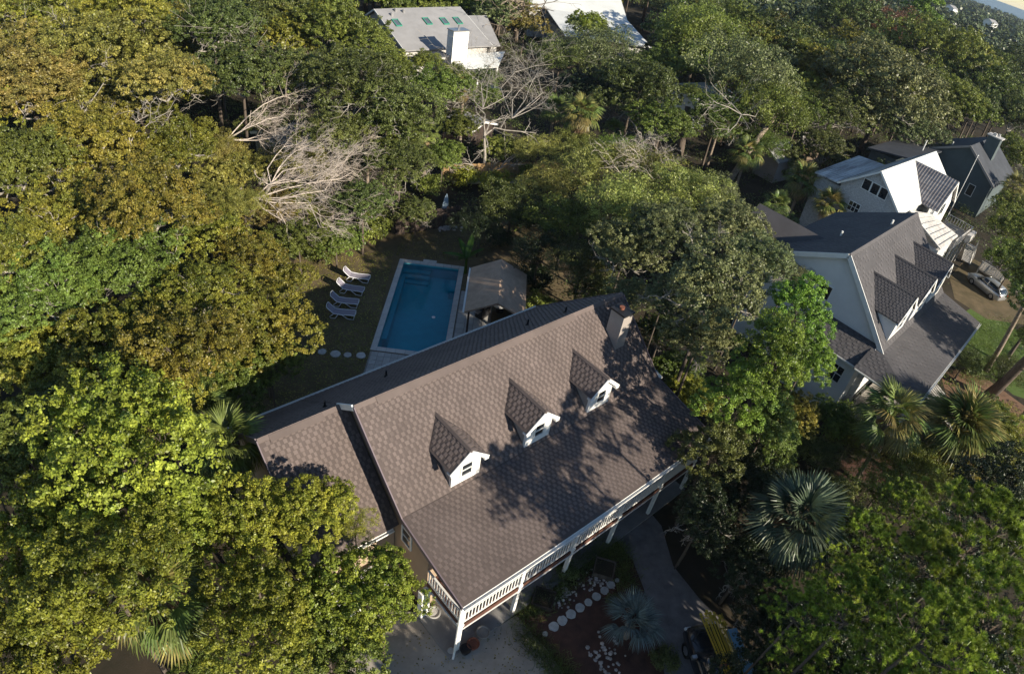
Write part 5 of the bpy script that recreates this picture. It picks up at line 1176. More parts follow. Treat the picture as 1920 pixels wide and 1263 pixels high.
T = [
 # bottom left, bright broadleaf
 (235, 850, 170, 8.5, 'broad', 'bright', 'largest bright yellow-green tree in the lower left, left of the drooping palm'),
 (85, 1010, 130, 8, 'broad', 'bright', 'bright tree touching the left edge below the big yellow-green one'),
 (45, 850, 105, 7, 'broad', 'mid', 'darker green tree at the left edge beside the biggest bright crown'),
 (205, 1090, 140, 8.5, 'broad', 'bright', 'bright green tree just left of the drooping brown-tipped palm'),
 (70, 1210, 135, 9, 'broad', 'bright', 'yellow-green tree in the bottom left corner'),
 (325, 985, 100, 7.5, 'broad', 'bright', 'yellow-green crown right above the drooping palm'),
 (455, 1010, 105, 6.5, 'broad', 'bright', 'bright tree crown left of the wing roof, below the pale palm'),
 (560, 960, 85, 7.0, 'broad', 'bright', 'sunlit crown overhanging the left wing roof'),
 (628, 935, 42, 7.2, 'broad', 'bright', 'thin upright leafy top standing over the middle of the wing roof'),
 (665, 985, 38, 6.5, 'feather', 'bright', 'sparse leafy spray over the front edge of the wing roof'),
 (595, 1130, 125, 7.5, 'broad', 'bright', 'broad bright crown in front of the left wing gutter'),
 (715, 1100, 78, 6.5, 'broad', 'bright', 'bright crown reaching the porch corner of the tan house'),
 (480, 1175, 115, 7, 'broad', 'bright', 'bright crown at the bottom, right of the drooping palm'),
 (610, 1235, 100, 6.0, 'broad', 'mid', 'shaded green tree at the bottom beside the driveway'),
 (380, 1255, 60, 4, 'broad', 'mid', 'low green tree at the bottom edge under the drooping palm'),
 (160, 960, 90, 6, 'broad', 'mid', 'green crown in the gap between the bright left trees'),
 # left middle, olive
 (490, 605, 110, 7.5, 'broad', 'olive', 'olive tree whose crown borders the yard beside the loungers'),
 (380, 560, 100, 9, 'oak', 'olive', 'olive crown left of the tree beside the loungers'),
 (345, 665, 110, 8.5, 'broad', 'olive', 'olive-gold tree above the biggest bright crown'),
 (200, 670, 115, 8.5, 'broad', 'olive', 'yellowish olive tree in the left middle'),
 (60, 690, 105, 8, 'broad', 'olive', 'olive tree at the left edge halfway down'),
 (90, 560, 105, 8.5, 'oak', 'olive', 'olive crown near the left edge above its neighbour'),
 (245, 520, 115, 9, 'oak', 'olive', 'wide olive crown centred left of the bleached dead tree'),
 (420, 730, 85, 5.5, 'broad', 'mid', 'green tree just above the left wing roof corner'),
 (300, 760, 85, 6.5, 'broad', 'olive', 'olive crown directly above the biggest bright crown'),
 (505, 690, 60, 4.5, 'broad', 'mid', 'low green crown beside the stepping stones of the yard'),
 (120, 770, 85, 6.5, 'oak', 'mid', 'dark crown between the olive and bright trees at left'),
 (110, 430, 115, 9.5, 'oak', 'olive', 'olive-green crown left of the shadowed gap near the left edge'),
 (285, 400, 105, 8.5, 'oak', 'olive', 'olive crown just left of the bleached branches'),
 (20, 480, 90, 9, 'oak', 'olive', 'olive crown cut by the left edge'),
 (395, 455, 75, 6, 'broad', 'olive', 'lower olive crown under the bleached dead branches'),
 (170, 300, 110, 9.5, 'oak', 'olive', 'rounded olive crown in the upper left'),
 (45, 320, 100, 9.5, 'oak', 'olive', 'olive crown at the left edge in the upper third'),
 (330, 285, 85, 8, 'oak', 'olive', 'yellow-olive tree left of the low grey roof'),
 (560, 455, 55, 3.4, 'broad', 'mid', 'small green tree at the yard edge below the bleached branches'),
 (630, 455, 42, 2.4, 'broad', 'mid', 'low leafy tree between dead branches and the yard'),
 # top left, golden
 (55, 170, 105, 10.5, 'oak', 'gold', 'golden-brown tree at the left edge near the top'),
 (195, 140, 110, 11, 'oak', 'gold', 'golden-brown tree with bare pale twigs, upper left'),
 (310, 160, 85, 10, 'oak', 'gold', 'golden tree beside the dark oaks at the top'),
 (100, 45, 90, 11, 'oak', 'olive', 'olive tree at the top edge near the left corner'),
 (235, 35, 80, 11, 'oak', 'olive', 'greenish tree at the top edge left of the dark oaks'),
 # top middle dark oaks
 (400, 60, 85, 10, 'oak', 'dark', 'dark oak at the top edge, leftmost of the dark oaks'),
 (455, 150, 90, 9.5, 'oak', 'dark', 'dark oak with twisted pale limbs above the bleached branches'),
 (520, 40, 85, 10, 'oak', 'dark', 'dark oak at the top edge between two others'),
 (560, 150, 80, 9, 'oak', 'dark', 'dark oak right of the one with twisted limbs'),
 (640, 65, 80, 10, 'oak', 'mid', 'green oak just left of the skylight roof'),
 (660, 175, 85, 9.5, 'oak', 'dark', 'broad dark oak below the skylight roof at left'),
 (620, 260, 70, 7.5, 'oak', 'dark', 'dark oak crown above the bleached branch tips'),
 (728, 135, 58, 8.0, 'oak', 'mid', 'green oak covering the left eave of the skylight house'),
 (745, 225, 80, 8, 'oak', 'dark', 'dark oak in front of the skylight house chimney'),
 (796, 122, 36, 6, 'oak', 'mid', 'small oak top covering part of the skylight roof'),
 (820, 175, 60, 7, 'oak', 'mid', 'green oak below the white chimney'),
 (750, 320, 60, 5.5, 'oak', 'dark', 'dark crown left of the sunlit fence'),
 (680, 385, 60, 4.5, 'oak', 'dark', 'round dark tree at the far left corner of the yard'),
 (500, 235, 50, 4.5, 'oak', 'dark', 'dark crown behind the upper bleached branches'),
 # top centre
 (1100, 55, 42, 9.5, 'broad', 'bright', 'small bright green crown against the white roof'),
 (1130, 105, 75, 7.5, 'feather', 'grey', 'sparse grey-green tree in front of the white-roofed house'),
 (1050, 115, 55, 6.5, 'feather', 'dark', 'dark sparse tree right of the skylight house'),
 (1185, 190, 80, 6.5, 'oak', 'dark', 'dark oak below the swept white roof'),
 (1095, 180, 60, 5.5, 'oak', 'deep', 'very dark crown behind the bare tree'),
 (1240, 130, 55, 7, 'oak', 'mid', 'green oak right of the swept white roof'),
 (1310, 80, 90, 9.5, 'feather', 'mid', 'large light green oak top right of the moss tree'),
 (1390, 150, 95, 9.5, 'feather', 'grey', 'broad grey-green oak covering the white house wall'),
 (1440, 215, 80, 8, 'feather', 'mid', 'green oak crown behind the leaning palm trunk'),
 (1340, 235, 55, 6, 'oak', 'mid', 'oak crown in front of the hidden white wall'),
 (1240, 240, 70, 6, 'oak', 'mid', 'green oak over the dark gap right of the centre palm'),
 (1390, 50, 55, 9.5, 'oak', 'mid', 'oak at the top left of the three small palms'),
 (1650, 195, 110, 8.5, 'oak', 'grey', 'wide grey-green live oak with pale limbs above the metal-roofed house'),
 (1560, 215, 60, 7, 'oak', 'dark', 'dark oak between the small palms and the wide live oak'),
 (1700, 250, 60, 6.5, 'oak', 'grey', 'lower right part-crown oak beside the dark long roof'),
 (1590, 60, 75, 9, 'oak', 'dark', 'dark oak above the three small palms'),
 (1665, 65, 65, 9.5, 'feather', 'rust', 'rusty brown tree among green oaks near the top right'),
 (1720, 60, 50, 10, 'cedar', 'cedar', 'vivid green tree next to the rusty one near the top'),
 (1735, 125, 80, 9, 'oak', 'mid', 'green oak above the wide live oak'),
 (1800, 110, 70, 9.5, 'oak', 'olive', 'olive-topped oak near the upper right'),
 (1830, 170, 75, 8.5, 'oak', 'mid', 'green oak above the dark long roof'),
 (1770, 195, 60, 7, 'oak', 'mid', 'mid green oak right of the wide live oak'),
 (1900, 225, 55, 7, 'oak', 'dark', 'dark oak at the right edge above the boxy chimney'),
 (1890, 130, 55, 9, 'oak', 'dark', 'dark oak at the right edge near the top'),
 (1900, 300, 40, 5, 'oak', 'mid', 'oak crown right of the boxy chimney'),
 # centre
 (1110, 330, 75, 4.6, 'feather', 'feather', 'light olive feathery tree left of the twiggy grey one'),
 (1200, 330, 75, 5.2, 'feather', 'gold', 'twiggy tan tree with few leaves in the centre'),
 (1030, 355, 60, 3.6, 'feather', 'feather', 'light green tree below the sunlit fence'),
 (1275, 375, 80, 6, 'feather', 'feather', 'feathery olive tree right of the twiggy one'),
 (1160, 400, 85, 6.2, 'feather', 'feather', 'broad olive tree between pool cabana and twiggy tree'),
 (1060, 425, 70, 4.2, 'feather', 'mid', 'green tree above the pool cabana'),
 (960, 390, 62, 3.4, 'feather', 'dark', 'dark soft tree in the far right corner of the yard'),
 (900, 430, 48, 2.6, 'feather', 'deep', 'very dark low tree behind the end of the pool'),
 (1010, 480, 62, 3.4, 'feather', 'deep', 'very dark tree right of the pool cabana'),
 (1090, 505, 66, 4.5, 'feather', 'dark', 'dark tree beside the right end of the main roof'),
 (1170, 475, 75, 6.5, 'oak', 'grey', 'grey-green oak above the brown chimney'),
 (1255, 455, 80, 7.5, 'oak', 'grey', 'grey oak crown right of the olive tree in the centre'),
 (1370, 430, 78, 8, 'oak', 'grey', 'grey-green oak crown left of the palms'),
 (1335, 545, 115, 10.5, 'oak', 'grey', 'largest grey-green oak between the two main roofs'),
 (1420, 500, 62, 9, 'oak', 'grey', 'grey-green oak crown against the white gable'),
 (1310, 640, 78, 8, 'oak', 'grey', 'lower grey-green oak crown by the right end of the main roof'),
 (1245, 560, 50, 8, 'oak', 'grey', 'grey-green oak branch mass above the chimney'),
 (1320, 370, 60, 6, 'feather', 'grey', 'grey-green crown above the largest oak'),
 (1450, 420, 45, 5.5, 'oak', 'dark', 'dark crown between largest oak and palms'),
 # cedars
 (1490, 590, 70, 10, 'cedar', 'cedar', 'upper vivid green cedar against the white gable'),
 (1440, 680, 90, 10.5, 'cedar', 'cedar', 'tallest vivid green cedar right of the main roof'),
 (1375, 755, 78, 8.5, 'cedar', 'cedar', 'vivid green cedar at the front right corner of the main roof'),
 (1505, 690, 62, 7, 'cedar', 'cedar', 'cedar in front of the bay windows'),
 (1430, 815, 80, 6, 'cedar', 'mid', 'darker lower cedar above the big palm'),
 (1330, 860, 75, 5.5, 'cedar', 'dark', 'shaded dark cedar beside the porch end'),
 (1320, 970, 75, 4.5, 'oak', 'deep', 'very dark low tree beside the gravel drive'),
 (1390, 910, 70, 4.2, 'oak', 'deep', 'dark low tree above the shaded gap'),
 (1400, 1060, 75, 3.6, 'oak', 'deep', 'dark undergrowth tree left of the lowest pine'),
 # lower right
 (1490, 780, 50, 3.5, 'broad', 'olive', 'olive tree left of the yellow-tipped palm'),
 (1560, 790, 45, 2.8, 'broad', 'mid', 'low green tree below the bay windows'),
 (1890, 860, 65, 3.0, 'broad', 'olive', 'olive shrubby tree at the right edge above the pines'),
 (1850, 790, 45, 2.5, 'broad', 'mid', 'low green tree by the pine straw bed'),
 (1905, 450, 52, 5, 'oak', 'mid', 'green oak at the right edge beside the stairs'),
 (1790, 880, 45, 3, 'broad', 'olive', 'olive crown between the spiky palm and the pines'),
 # pines
 (1835, 1010, 125, 12.5, 'pine', 'pine', 'large bright pine near the right edge'),
 (1720, 1060, 100, 12, 'pine', 'pine', 'bright pine left of the largest one'),
 (1880, 1160, 125, 13, 'pine', 'pine', 'bright pine in the bottom right corner'),
 (1740, 1190, 115, 12.5, 'pine', 'pine', 'bright pine at the bottom, right of centre'),
 (1600, 1150, 100, 11, 'pine', 'pine', 'pine in the middle of the pine group at the bottom'),
 (1500, 1150, 78, 9, 'pine', 'pine', 'leftmost pine at the bottom beside the dark gap'),
 (1610, 1010, 75, 6, 'pine', 'pine', 'shaded pine right of the big grey palm'),
 (1500, 1245, 70, 6, 'pine', 'pine', 'shaded low pine at the bottom edge'),
 (1700, 950, 60, 6.5, 'pine', 'pine', 'pine top below the spiky palm'),
 (430, 335, 62, 4.5, 'broad', 'gold', 'golden crown between the two bleached twig fans'),
 (400, 395, 60, 5, 'broad', 'gold', 'golden-olive crown at the root of the large bleached fan'),
 (500, 400, 55, 3.4, 'broad', 'gold', 'low golden tree seen through the bleached twigs'),
 (575, 385, 50, 3.0, 'feather', 'olive', 'low sparse olive tree under the right end of the bleached twigs'),
 (540, 310, 50, 3.6, 'feather', 'gold', 'sparse tan-green tree behind the bleached twigs'),
 (600, 320, 45, 3.2, 'feather', 'gold', 'tan-green low tree right of the bleached twigs'),
 (470, 500, 70, 4.5, 'broad', 'olive', 'olive crown directly below the large bleached fan'),
 (530, 530, 55, 3.4, 'broad', 'olive', 'low olive crown left of the loungers'),
 (1480, 520, 40, 7.5, 'feather', 'grey', 'grey-green sprig of oak in front of the white gable'),
 (1590, 1090, 70, 7.5, 'pine', 'pine', 'small shaded pine between the palm and the bright pines'),
 (1660, 1230, 90, 9, 'pine', 'pine', 'pine at the bottom edge between two bright pines'),
 (1450, 900, 60, 3.0, 'oak', 'dark', 'dark crown above the big grey-green palm'),
 (1560, 930, 50, 3.5, 'oak', 'dark', 'dark crown right of the big grey-green palm'),
 (1560, 1230, 110, 4.5, 'oak', 'deep', 'added dark shading tree under the pines at the bottom, left part'),  # this row of dark trees is added to shade the front bed and drive
 (1680, 1290, 110, 4.5, 'oak', 'deep', 'added dark shading tree under the pines at the bottom, middle part'),
 (1800, 1240, 110, 5, 'oak', 'deep', 'added dark shading tree under the bright pine at the bottom right'),
 (1460, 1320, 110, 3.5, 'oak', 'deep', 'added dark shading tree at the bottom edge right of the truck'),
 (1640, 1110, 100, 5, 'oak', 'deep', 'added dark shading tree under the middle pine'),
 (1760, 1060, 100, 5.5, 'oak', 'deep', 'added dark shading tree behind the largest pine'),
 (1880, 960, 100, 5.5, 'oak', 'deep', 'added dark shading tree below the olive shrubs at the right edge'),
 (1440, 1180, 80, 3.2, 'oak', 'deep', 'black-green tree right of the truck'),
 (1000, 290, 48, 2.6, 'feather', 'feather', 'light green bush-like tree right of the bare centre tree'),
 (1085, 285, 50, 2.8, 'feather', 'feather', 'light green low tree at the foot of the golden palm'),
 (940, 285, 42, 2.0, 'broad', 'mid', 'green low tree behind the tan fence'),
 (830, 300, 48, 3.0, 'oak', 'mid', 'green tree left of the bare centre tree trunk'),
 (1155, 290, 50, 3.2, 'feather', 'mid', 'green low tree between golden palm and tan brush'),
 (780, 400, 42, 2.2, 'oak', 'dark', 'low dark tree behind the dark fence'),
 (1425, 275, 48, 4.0, 'feather', 'mid', 'green oak part hiding the small tan building'),
 (1545, 290, 48, 4.0, 'oak', 'dark', 'dark oak left of the stained metal roof'),
 (1500, 215, 60, 6.5, 'oak', 'mid', 'oak crown below the three small palms'),
 (1480, 300, 40, 2.6, 'oak', 'dark', 'low dark tree beside the small tan building'),
 (1275, 700, 55, 2.6, 'broad', 'mid', 'low green tree beside the right porch corner'),
 (1240, 625, 48, 3.0, 'oak', 'dark', 'low dark tree at the right end of the main roof'),
 (1300, 750, 50, 2.8, 'broad', 'olive', 'low olive tree behind the vivid cedar'),
 (1115, 560, 45, 2.6, 'oak', 'dark', 'low dark tree behind the right half of the main roof'),
 (1180, 560, 55, 6.0, 'oak', 'grey', 'grey-green foliage beside the ridge end of the main roof'),
 (1640, 330, 40, 2.6, 'oak', 'deep', 'dark low tree behind the stained metal roof'),
 (1690, 880, 60, 2.6, 'feather', 'olive', 'olive low tree covering the reddish clearing'),
 (1860, 800, 55, 2.6, 'feather', 'olive', 'sparse olive tree over the pine straw bed'),
 (1740, 905, 55, 2.8, 'feather', 'mid', 'green low tree between the reddish clearing and the pines'),
 (1545, 860, 45, 2.2, 'feather', 'dark', 'dark low tree at the left of the reddish clearing'),
 (1880, 700, 38, 2.2, 'feather', 'dark', 'dark sparse tree between the two leaning trunks'),
 (1810, 680, 40, 1.8, 'feather', 'dark', 'dark low tree between the porch gutter and the lawn'),
 (1895, 505, 50, 4.0, 'oak', 'mid', 'green oak at the right edge above the silver car'),
 (1900, 400, 45, 4.0, 'oak', 'mid', 'green oak at the right edge beside the grey-green house'),
 (860, 240, 45, 4.2, 'oak', 'mid', 'green tree between the slim palm and the dark oaks'),
 (720, 265, 60, 6.0, 'oak', 'mid', 'green oak left of the slim palm'),
 (905, 185, 38, 4.0, 'oak', 'mid', 'green tree below the white porch roof'),
 (690, 110, 55, 9.0, 'oak', 'mid', 'green oak at the left corner of the skylight roof'),
 (418, 288, 46, 6.0, 'feather', 'gold', 'golden sprig at the root of the upper bleached fan'),
 (458, 388, 40, 6.0, 'feather', 'gold', 'golden sprig at the root of the lower bleached fan'),
 (1965, 560, 75, 7.5, 'oak', 'mid', 'oak added at the right border to shade the lawn'),  # this oak and the next are added to shade the lawn
 (1985, 690, 80, 7, 'oak', 'mid', 'oak added beyond the right border for lawn shade, beside the pine straw'),
 (1600, 820, 50, 2.2, 'feather', 'mid', 'low green tree below the slatted bench'),
 (1650, 920, 60, 3.0, 'feather', 'mid', 'green low tree between the big palm and the leaning palm'),
 (1440, 860, 60, 3.6, 'cedar', 'mid', 'dull green cedar above the big grey-green palm'),
 (1575, 985, 60, 4.0, 'feather', 'mid', 'soft green tree right of the big grey-green palm'),
 (1840, 850, 60, 3.4, 'feather', 'olive', 'olive tree right of the spiky palm cluster'),
 (850, 158, 40, 4.6, 'oak', 'mid', 'green tree under the left end of the white porch roof'),
 (912, 152, 34, 4.2, 'oak', 'dark', 'small dark tree in front of the white porch posts'),
]
for (px, py, z) in ((1990, 1330, 12), (1800, 1340, 10), (1640, 1340, 8), (2030, 900, 13)): T.append((px, py, 120, z, 'pine', 'pine', 'pine added at the lower right border of the view for shade'))  # pines centred outside the view, added to shade roof and drive
for (x, y, z) in ((13, 2, 5.5), (17.5, 0, 6.5), (9.5, 3.2, 4.5), (22, 3, 7), (14, -5, 7), (19, 6, 5.5)): tree(0, 0, 3.6, 0, 'oak', 'deep', 'unseen tree added below the lower right of the view for shade', 'unseen trees added below the frame for shade', loc=Vector((x, y, z)))  # unseen trees, added to cast shade on the front yard and driveway
for row in T:
    px, py, rp, zc, kind, tone, lb = row
    if px < 620 and kind in ('broad', 'oak') and zc > 5: zc += JR.uniform(-1.9, 1.9); rp *= .95
    if px < 620 and tone == 'olive' and JR.random() < .25: tone = 'mid'
    tree(px, py, rp, zc, kind, tone, lb, 'pines along the lower right border' if 'border' in lb else None, limb='oak' if kind == 'oak' else None)

# woods beyond: individual crowns for as far as they can be told apart
TONEW = (('dark', 4), ('mid', 4), ('grey', 3), ('olive', 2), ('deep', 1))
def zone_tone(px, py):
    if px < 330: return RNG.choice(('gold', 'olive', 'olive', 'gold'))
    if px < 900: return RNG.choice(('dark', 'dark', 'mid', 'olive'))
    if px < 1300: return RNG.choice(('dark', 'mid', 'grey', 'gold'))
    return RNG.choice(('dark', 'dark', 'mid', 'grey', 'olive', 'dark'))
placed = [o.location.copy() for o in COL.objects if o.get('category') in ('tree', 'pine tree')]
keepout = [((21.25 + 2, 37.26 + 8), 12), ((40, 63), 14), ((70, 94), 14), ((60, 90), 10), ((-20, 90), 9), ((-12, 90), 10), ((2, 128), 12), ((8, 120), 8), ((52, 60), 7), ((-5, 36), 11), ((0, 20), 12), ((6, 24), 10)]
extra = {'near': [], 'far': []}
cand = []
for gy in range(0, 70):
    for gx in range(-60, 90):
        x, y = gx * 6.4 + RNG.uniform(-2, 2), 16 + gy * 6.4 + RNG.uniform(-2, 2)
        if (x * x + y * y) > 250 ** 2: continue
        ux, uy = proj((x, y, 6))
        if not (-90 < ux < 2010 and -70 < uy < 1263): continue
        if (Vector((x, y, 0)) - c1).dot(nrm) > -8: continue
        if any((x - k[0][0]) ** 2 + (y - k[0][1]) ** 2 < k[1] ** 2 for k in keepout): continue
        if any((x - q.x) ** 2 + (y - q.y) ** 2 < (4.2 if uy > 300 else 5.0) ** 2 for q in placed): continue
        if ux > 380 and uy > (150 if ux < 1300 else 235): continue        # the yards and gardens stay as placed by hand
        d = math.hypot(x, y)
        cand.append((d, x, y, ux, uy))
cand.sort()
nfar = 0
woods = []
for d, x, y, ux, uy in cand:
    if d > 150 and RNG.random() < .25: continue
    tone = zone_tone(ux, uy); z = RNG.uniform(5.5, 9.5); Rm = RNG.uniform(3.6, 5.6)
    bad = False
    for (xa, xb, ya, yb, dm) in ((690, 965, 5, 135, 104), (1045, 1215, 0, 112, 150), (1420, 1560, 240, 300, 95)):
        tx, ty = proj((x, y, z + Rm * .75)); rp_ = 1200 * Rm / math.hypot(d, 20)
        if xa - rp_ < tx < xb + rp_ and ty < yb and uy > ya and d < dm: bad = True
    if bad: continue
    if nfar < 285:
        zn = 'left of the bleached dead tree' if ux < 380 else 'behind the skylight-roofed house' if ux < 1000 else 'around the white-roofed house at the top' if ux < 1330 else 'running towards the sea at the top right'
        tree(0, 0, Rm, 0, 'far', tone, {'dark': 'dark green', 'mid': 'mid green', 'grey': 'grey-green', 'olive': 'olive', 'gold': 'golden-brown', 'deep': 'blackish green'}[tone] + ' crown in the woods ' + zn, 'woodland crowns ' + zn, name='woodland_tree', loc=Vector((x, y, z))); nfar += 1
    else: woods.append((x, y, z, Rm))
# the wood beyond as one mass, running to the shore
def mass(name, pts, seed, lab, m, per=260, ls=.5):
    rs = np.random.RandomState(seed); Cs, Ns, Ts = [], [], []
    for x, y, z, Rm in pts:
        n = per; d = unit(rs.normal(size=(n, 3))); d[:, 2] = np.abs(d[:, 2]); q = np.round(rs.uniform(0, 6, n)); 
        r_ = Rm * (.82 + .22 * np.sin(d[:, 0] * 5 + x) * np.cos(d[:, 1] * 6 + y)) * rs.uniform(.85, 1.08, n)
        Cs.append(np.array([x, y, z - Rm * .5]) + d * r_[:, None] * np.array([1, 1, .85])); Ns.append(unit(d + rs.normal(size=(n, 3)) * .5)); Ts.append(np.clip(rs.uniform(.0, 1.0) * .55 + rs.uniform(0, .5, n), 0, 1))
    C, N, T_ = np.concatenate(Cs), np.concatenate(Ns), np.concatenate(Ts); dist = np.hypot(C[:, 0], C[:, 1])
    V, F = leaf_quads(rs, C, N, rs.uniform(.6, 1.2, len(C)) * ls * np.clip(dist / 200, .6, 3.5), .8)
    return obj(name, np_mesh(name, V, F, T_, m), kind='stuff', label=lab)
pts = list(woods)
for i in range(2600):
    dd_ = RNG.uniform(230, 1400) ** 1.0; a = RNG.uniform(R(10), R(130)); x, y = math.cos(a) * dd_, math.sin(a) * dd_
    ux, uy = proj((x, y, 8))
    if not (-60 < ux < 2000 and -60 < uy): continue
    if (Vector((x, y, 0)) - c1).dot(nrm) > -6: continue
    pts.append((x, y, RNG.uniform(6, 11), RNG.uniform(6, 9) * (1 + dd_ / 1500)))
# a continuous line of crowns along the shore
for i in range(160):
    p = c1 + sdv * (i - 40) * 9 - nrm * RNG.uniform(4, 40); pts.append((p.x, p.y, RNG.uniform(5, 10), RNG.uniform(6, 9)))
LM['distant'] = leafmat('distant_woodland', (0.098, 0.124, 0.046), (0.048, 0.066, 0.026), .1, hue=0, rnd=0, scale=.03, tint=.6)
mass('distant_woods', pts, 5, 'continuous woods running to the shore', LM['distant'], per=230)
print('fill trees', nfar, 'mass pts', len(pts))

# undergrowth below the trees: nobody could count it
rs = np.random.RandomState(9); Cs = []
def clear(x, y, ux, uy):
    if 560 < ux < 1010 and 440 < uy < 800: return True
    if 420 < ux < 700 and 640 < uy < 820: return True
    if 690 < ux < 1330 and uy > 900: return True
    if uy > 1100 and 640 < ux < 1430: return True
    if 1780 < ux < 1925 and 470 < uy < 860: return True
    if 1560 < ux < 1700 and 845 < uy < 930: return True
    return False
n = 0
while n < 6000:
    x, y = RNG.uniform(-90, 110), RNG.uniform(6, 130); ux, uy = proj((x, y, .3))
    if not (-60 < ux < 1980 and 0 < uy < 1300) or clear(x, y, ux, uy): n += 0.2; continue
    n += 1; k = 44; c = np.array([x, y, RNG.uniform(0, .5)]); Cs.append(c + unit(rs.normal(size=(k, 3))) * rs.uniform(.2, 1.1, (k, 1)) * np.array([1, 1, .6]) + np.array([0, 0, .5]))
C = np.concatenate(Cs); N = unit(rs.normal(size=C.shape) + np.array([0, 0, .8])); V, F = leaf_quads(rs, C, N, rs.uniform(.05, .12, len(C)), .6)
obj('undergrowth', np_mesh('undergrowth', V, F, rs.uniform(0, 1, len(C)), LM['dark']), kind='stuff', label='low undergrowth under the trees')
# ---------------- ground litter in the yard and beds
def litter(name, quad, n, size, m, lab, seed, z=.02):
    rs = np.random.RandomState(seed); a, b, c, d = [np.array(at(*q)) for q in quad]; u, v = rs.uniform(0, 1, (n, 1)), rs.uniform(0, 1, (n, 1))
    C = (a * (1 - u) + b * u) * (1 - v) + (d * (1 - u) + c * u) * v; C[:, 2] = z
    N = unit(rs.normal(size=C.shape) * .35 + np.array([0, 0, 1])); V, F = leaf_quads(rs, C, N, rs.uniform(.6, 1.3, n) * size, .6)
    obj(name, np_mesh(name, V, F, rs.uniform(0, 1, n), m), kind='stuff', label=lab)
litter('leaf_litter', ((430, 820), (560, 480), (740, 470), (690, 690)), 9000, .06, LM['gold'], 'dry leaves scattered over the back yard', 3)
litter('leaf_litter', ((740, 480), (760, 430), (960, 450), (880, 490)), 2500, .06, LM['gold'], 'dry leaves behind the pool', 4)
litter('leaf_litter', ((700, 1260), (800, 1170), (1000, 1190), (1040, 1262)), 260, .05, LM['gold'], 'dry leaves on the driveway', 5)
def grass_tufts(name, pts, n, m, lab, seed, h=.35, spread=.35):
    rs = np.random.RandomState(seed); Vs = []
    for q in pts:
        c = np.array(at(*q)); b = c + rs.normal(size=(n, 3)) * spread; b[:, 2] = 0; t = b + rs.normal(size=(n, 3)) * np.array([.14, .14, 0]) + np.array([0, 0, 1]) * rs.uniform(.4, 1, (n, 1)) * h
        s = unit(np.cross(t - b, rs.normal(size=(n, 3)))) * .012; Vs.append(np.stack([b - s, b + s, t + s * .3, t - s * .3], 1).reshape(-1, 3))
    V = np.concatenate(Vs); F = np.arange(len(V)).reshape(-1, 4); obj(name, np_mesh(name, V, F, rs.uniform(0, 1, len(F)), m), kind='stuff', label=lab)
grass_tufts('border_grass', [(975 + i * 11, 1158 - i * 9) for i in range(16)] + [(985 + i * 10, 1190 + i * 11) for i in range(9)] + [(1160 + i * 3, 1030 + i * 14) for i in range(6)] + [(1090 + i * 14, 1050 - i * 4) for i in range(6)], 230, LM['dark'], 'dark grassy border around the garden bed', 8)
lawnq = [(1800 + RNG.uniform(0, 110), 600 + RNG.uniform(0, 110)) for _ in range(120)]
grass_tufts('lawn_grass', lawnq, 160, LM['mid'], 'short lawn grass in the sun patches', 9, h=.09, spread=.7)

# shrubs
def shrub(px, py, r_, tone, lb, grp=None, kx=1.0):
    p = at(px, py, 0); o = obj('shrub', None, loc=p, rot=(0, 0, RNG.uniform(0, 6)), label=lb, cat='shrub', group=grp)
    c = obj('foliage', CR['shrub'][0], o, (0, 0, r_ * .55), scale=(r_ * kx, r_, r_)); setmat(c, LM[tone])
    mb = MB(); mb.tube([(0, 0, 0), (0, 0, r_ * .6)], .05, 5); mb.build('stem', MT['bark'], o)
for a in ((725, 425, 1.9, 'dark', 'rounded dark shrub at the left end of the dark fence'), (700, 450, 1.6, 'mid', 'leafy shrub at the far left edge of the yard'), (655, 470, 1.7, 'mid', 'small bright shrub above the loungers'),
          (600, 490, 1.7, 'mid', 'small shrub left of the farthest lounger'), (985, 430, 1.6, 'deep', 'dark shrub behind the cabana roof'), (935, 462, 1.2, 'deep', 'dark shrub behind the far end of the cabana'),
          (1000, 540, 1.4, 'deep', 'dark shrub right of the cabana'), (870, 350, 1.5, 'bright', 'sunlit bright shrub in front of the tan fence'), (930, 362, 1.6, 'bright', 'sunlit shrub right of the leaning dead branch'),
          (990, 345, 1.4, 'mid', 'green shrub under the tan fence right end'), (800, 365, 1.5, 'mid', 'green shrub above the dark fence'), (1012, 588, 1.2, 'mid', 'shrub between cabana and main roof'),
          (1570, 830, 1.2, 'mid', 'green shrub above the reddish clearing'), (1700, 870, 1.2, 'olive', 'olive shrub right of the reddish clearing'), (1500, 850, 1.3, 'dark', 'dark shrub left of the reddish clearing'),
          (1810, 700, 1.0, 'dark', 'dark shrub at the edge of the lawn'), (1790, 640, .9, 'dark', 'dark shrub beside the porch gutter of the white neighbour'), (1640, 790, 1.2, 'mid', 'shrub beside the leaning palm base'),
          (1060, 1075, .55, 'dark', 'small shrub in the front bed near the porch'), (1150, 1130, .4, 'dark', 'small plant beyond the last stepping stone'), (700, 1215, .7, 'mid', 'small shrub on the left edge of the driveway'),
          (670, 1185, .9, 'mid', 'shrub under the bright crown by the driveway'), (1240, 1240, .7, 'dark', 'dark shrub left of the truck'), (1450, 330, 1.6, 'mid', 'shrub at the base of the leaning palm')):
    shrub(*a)

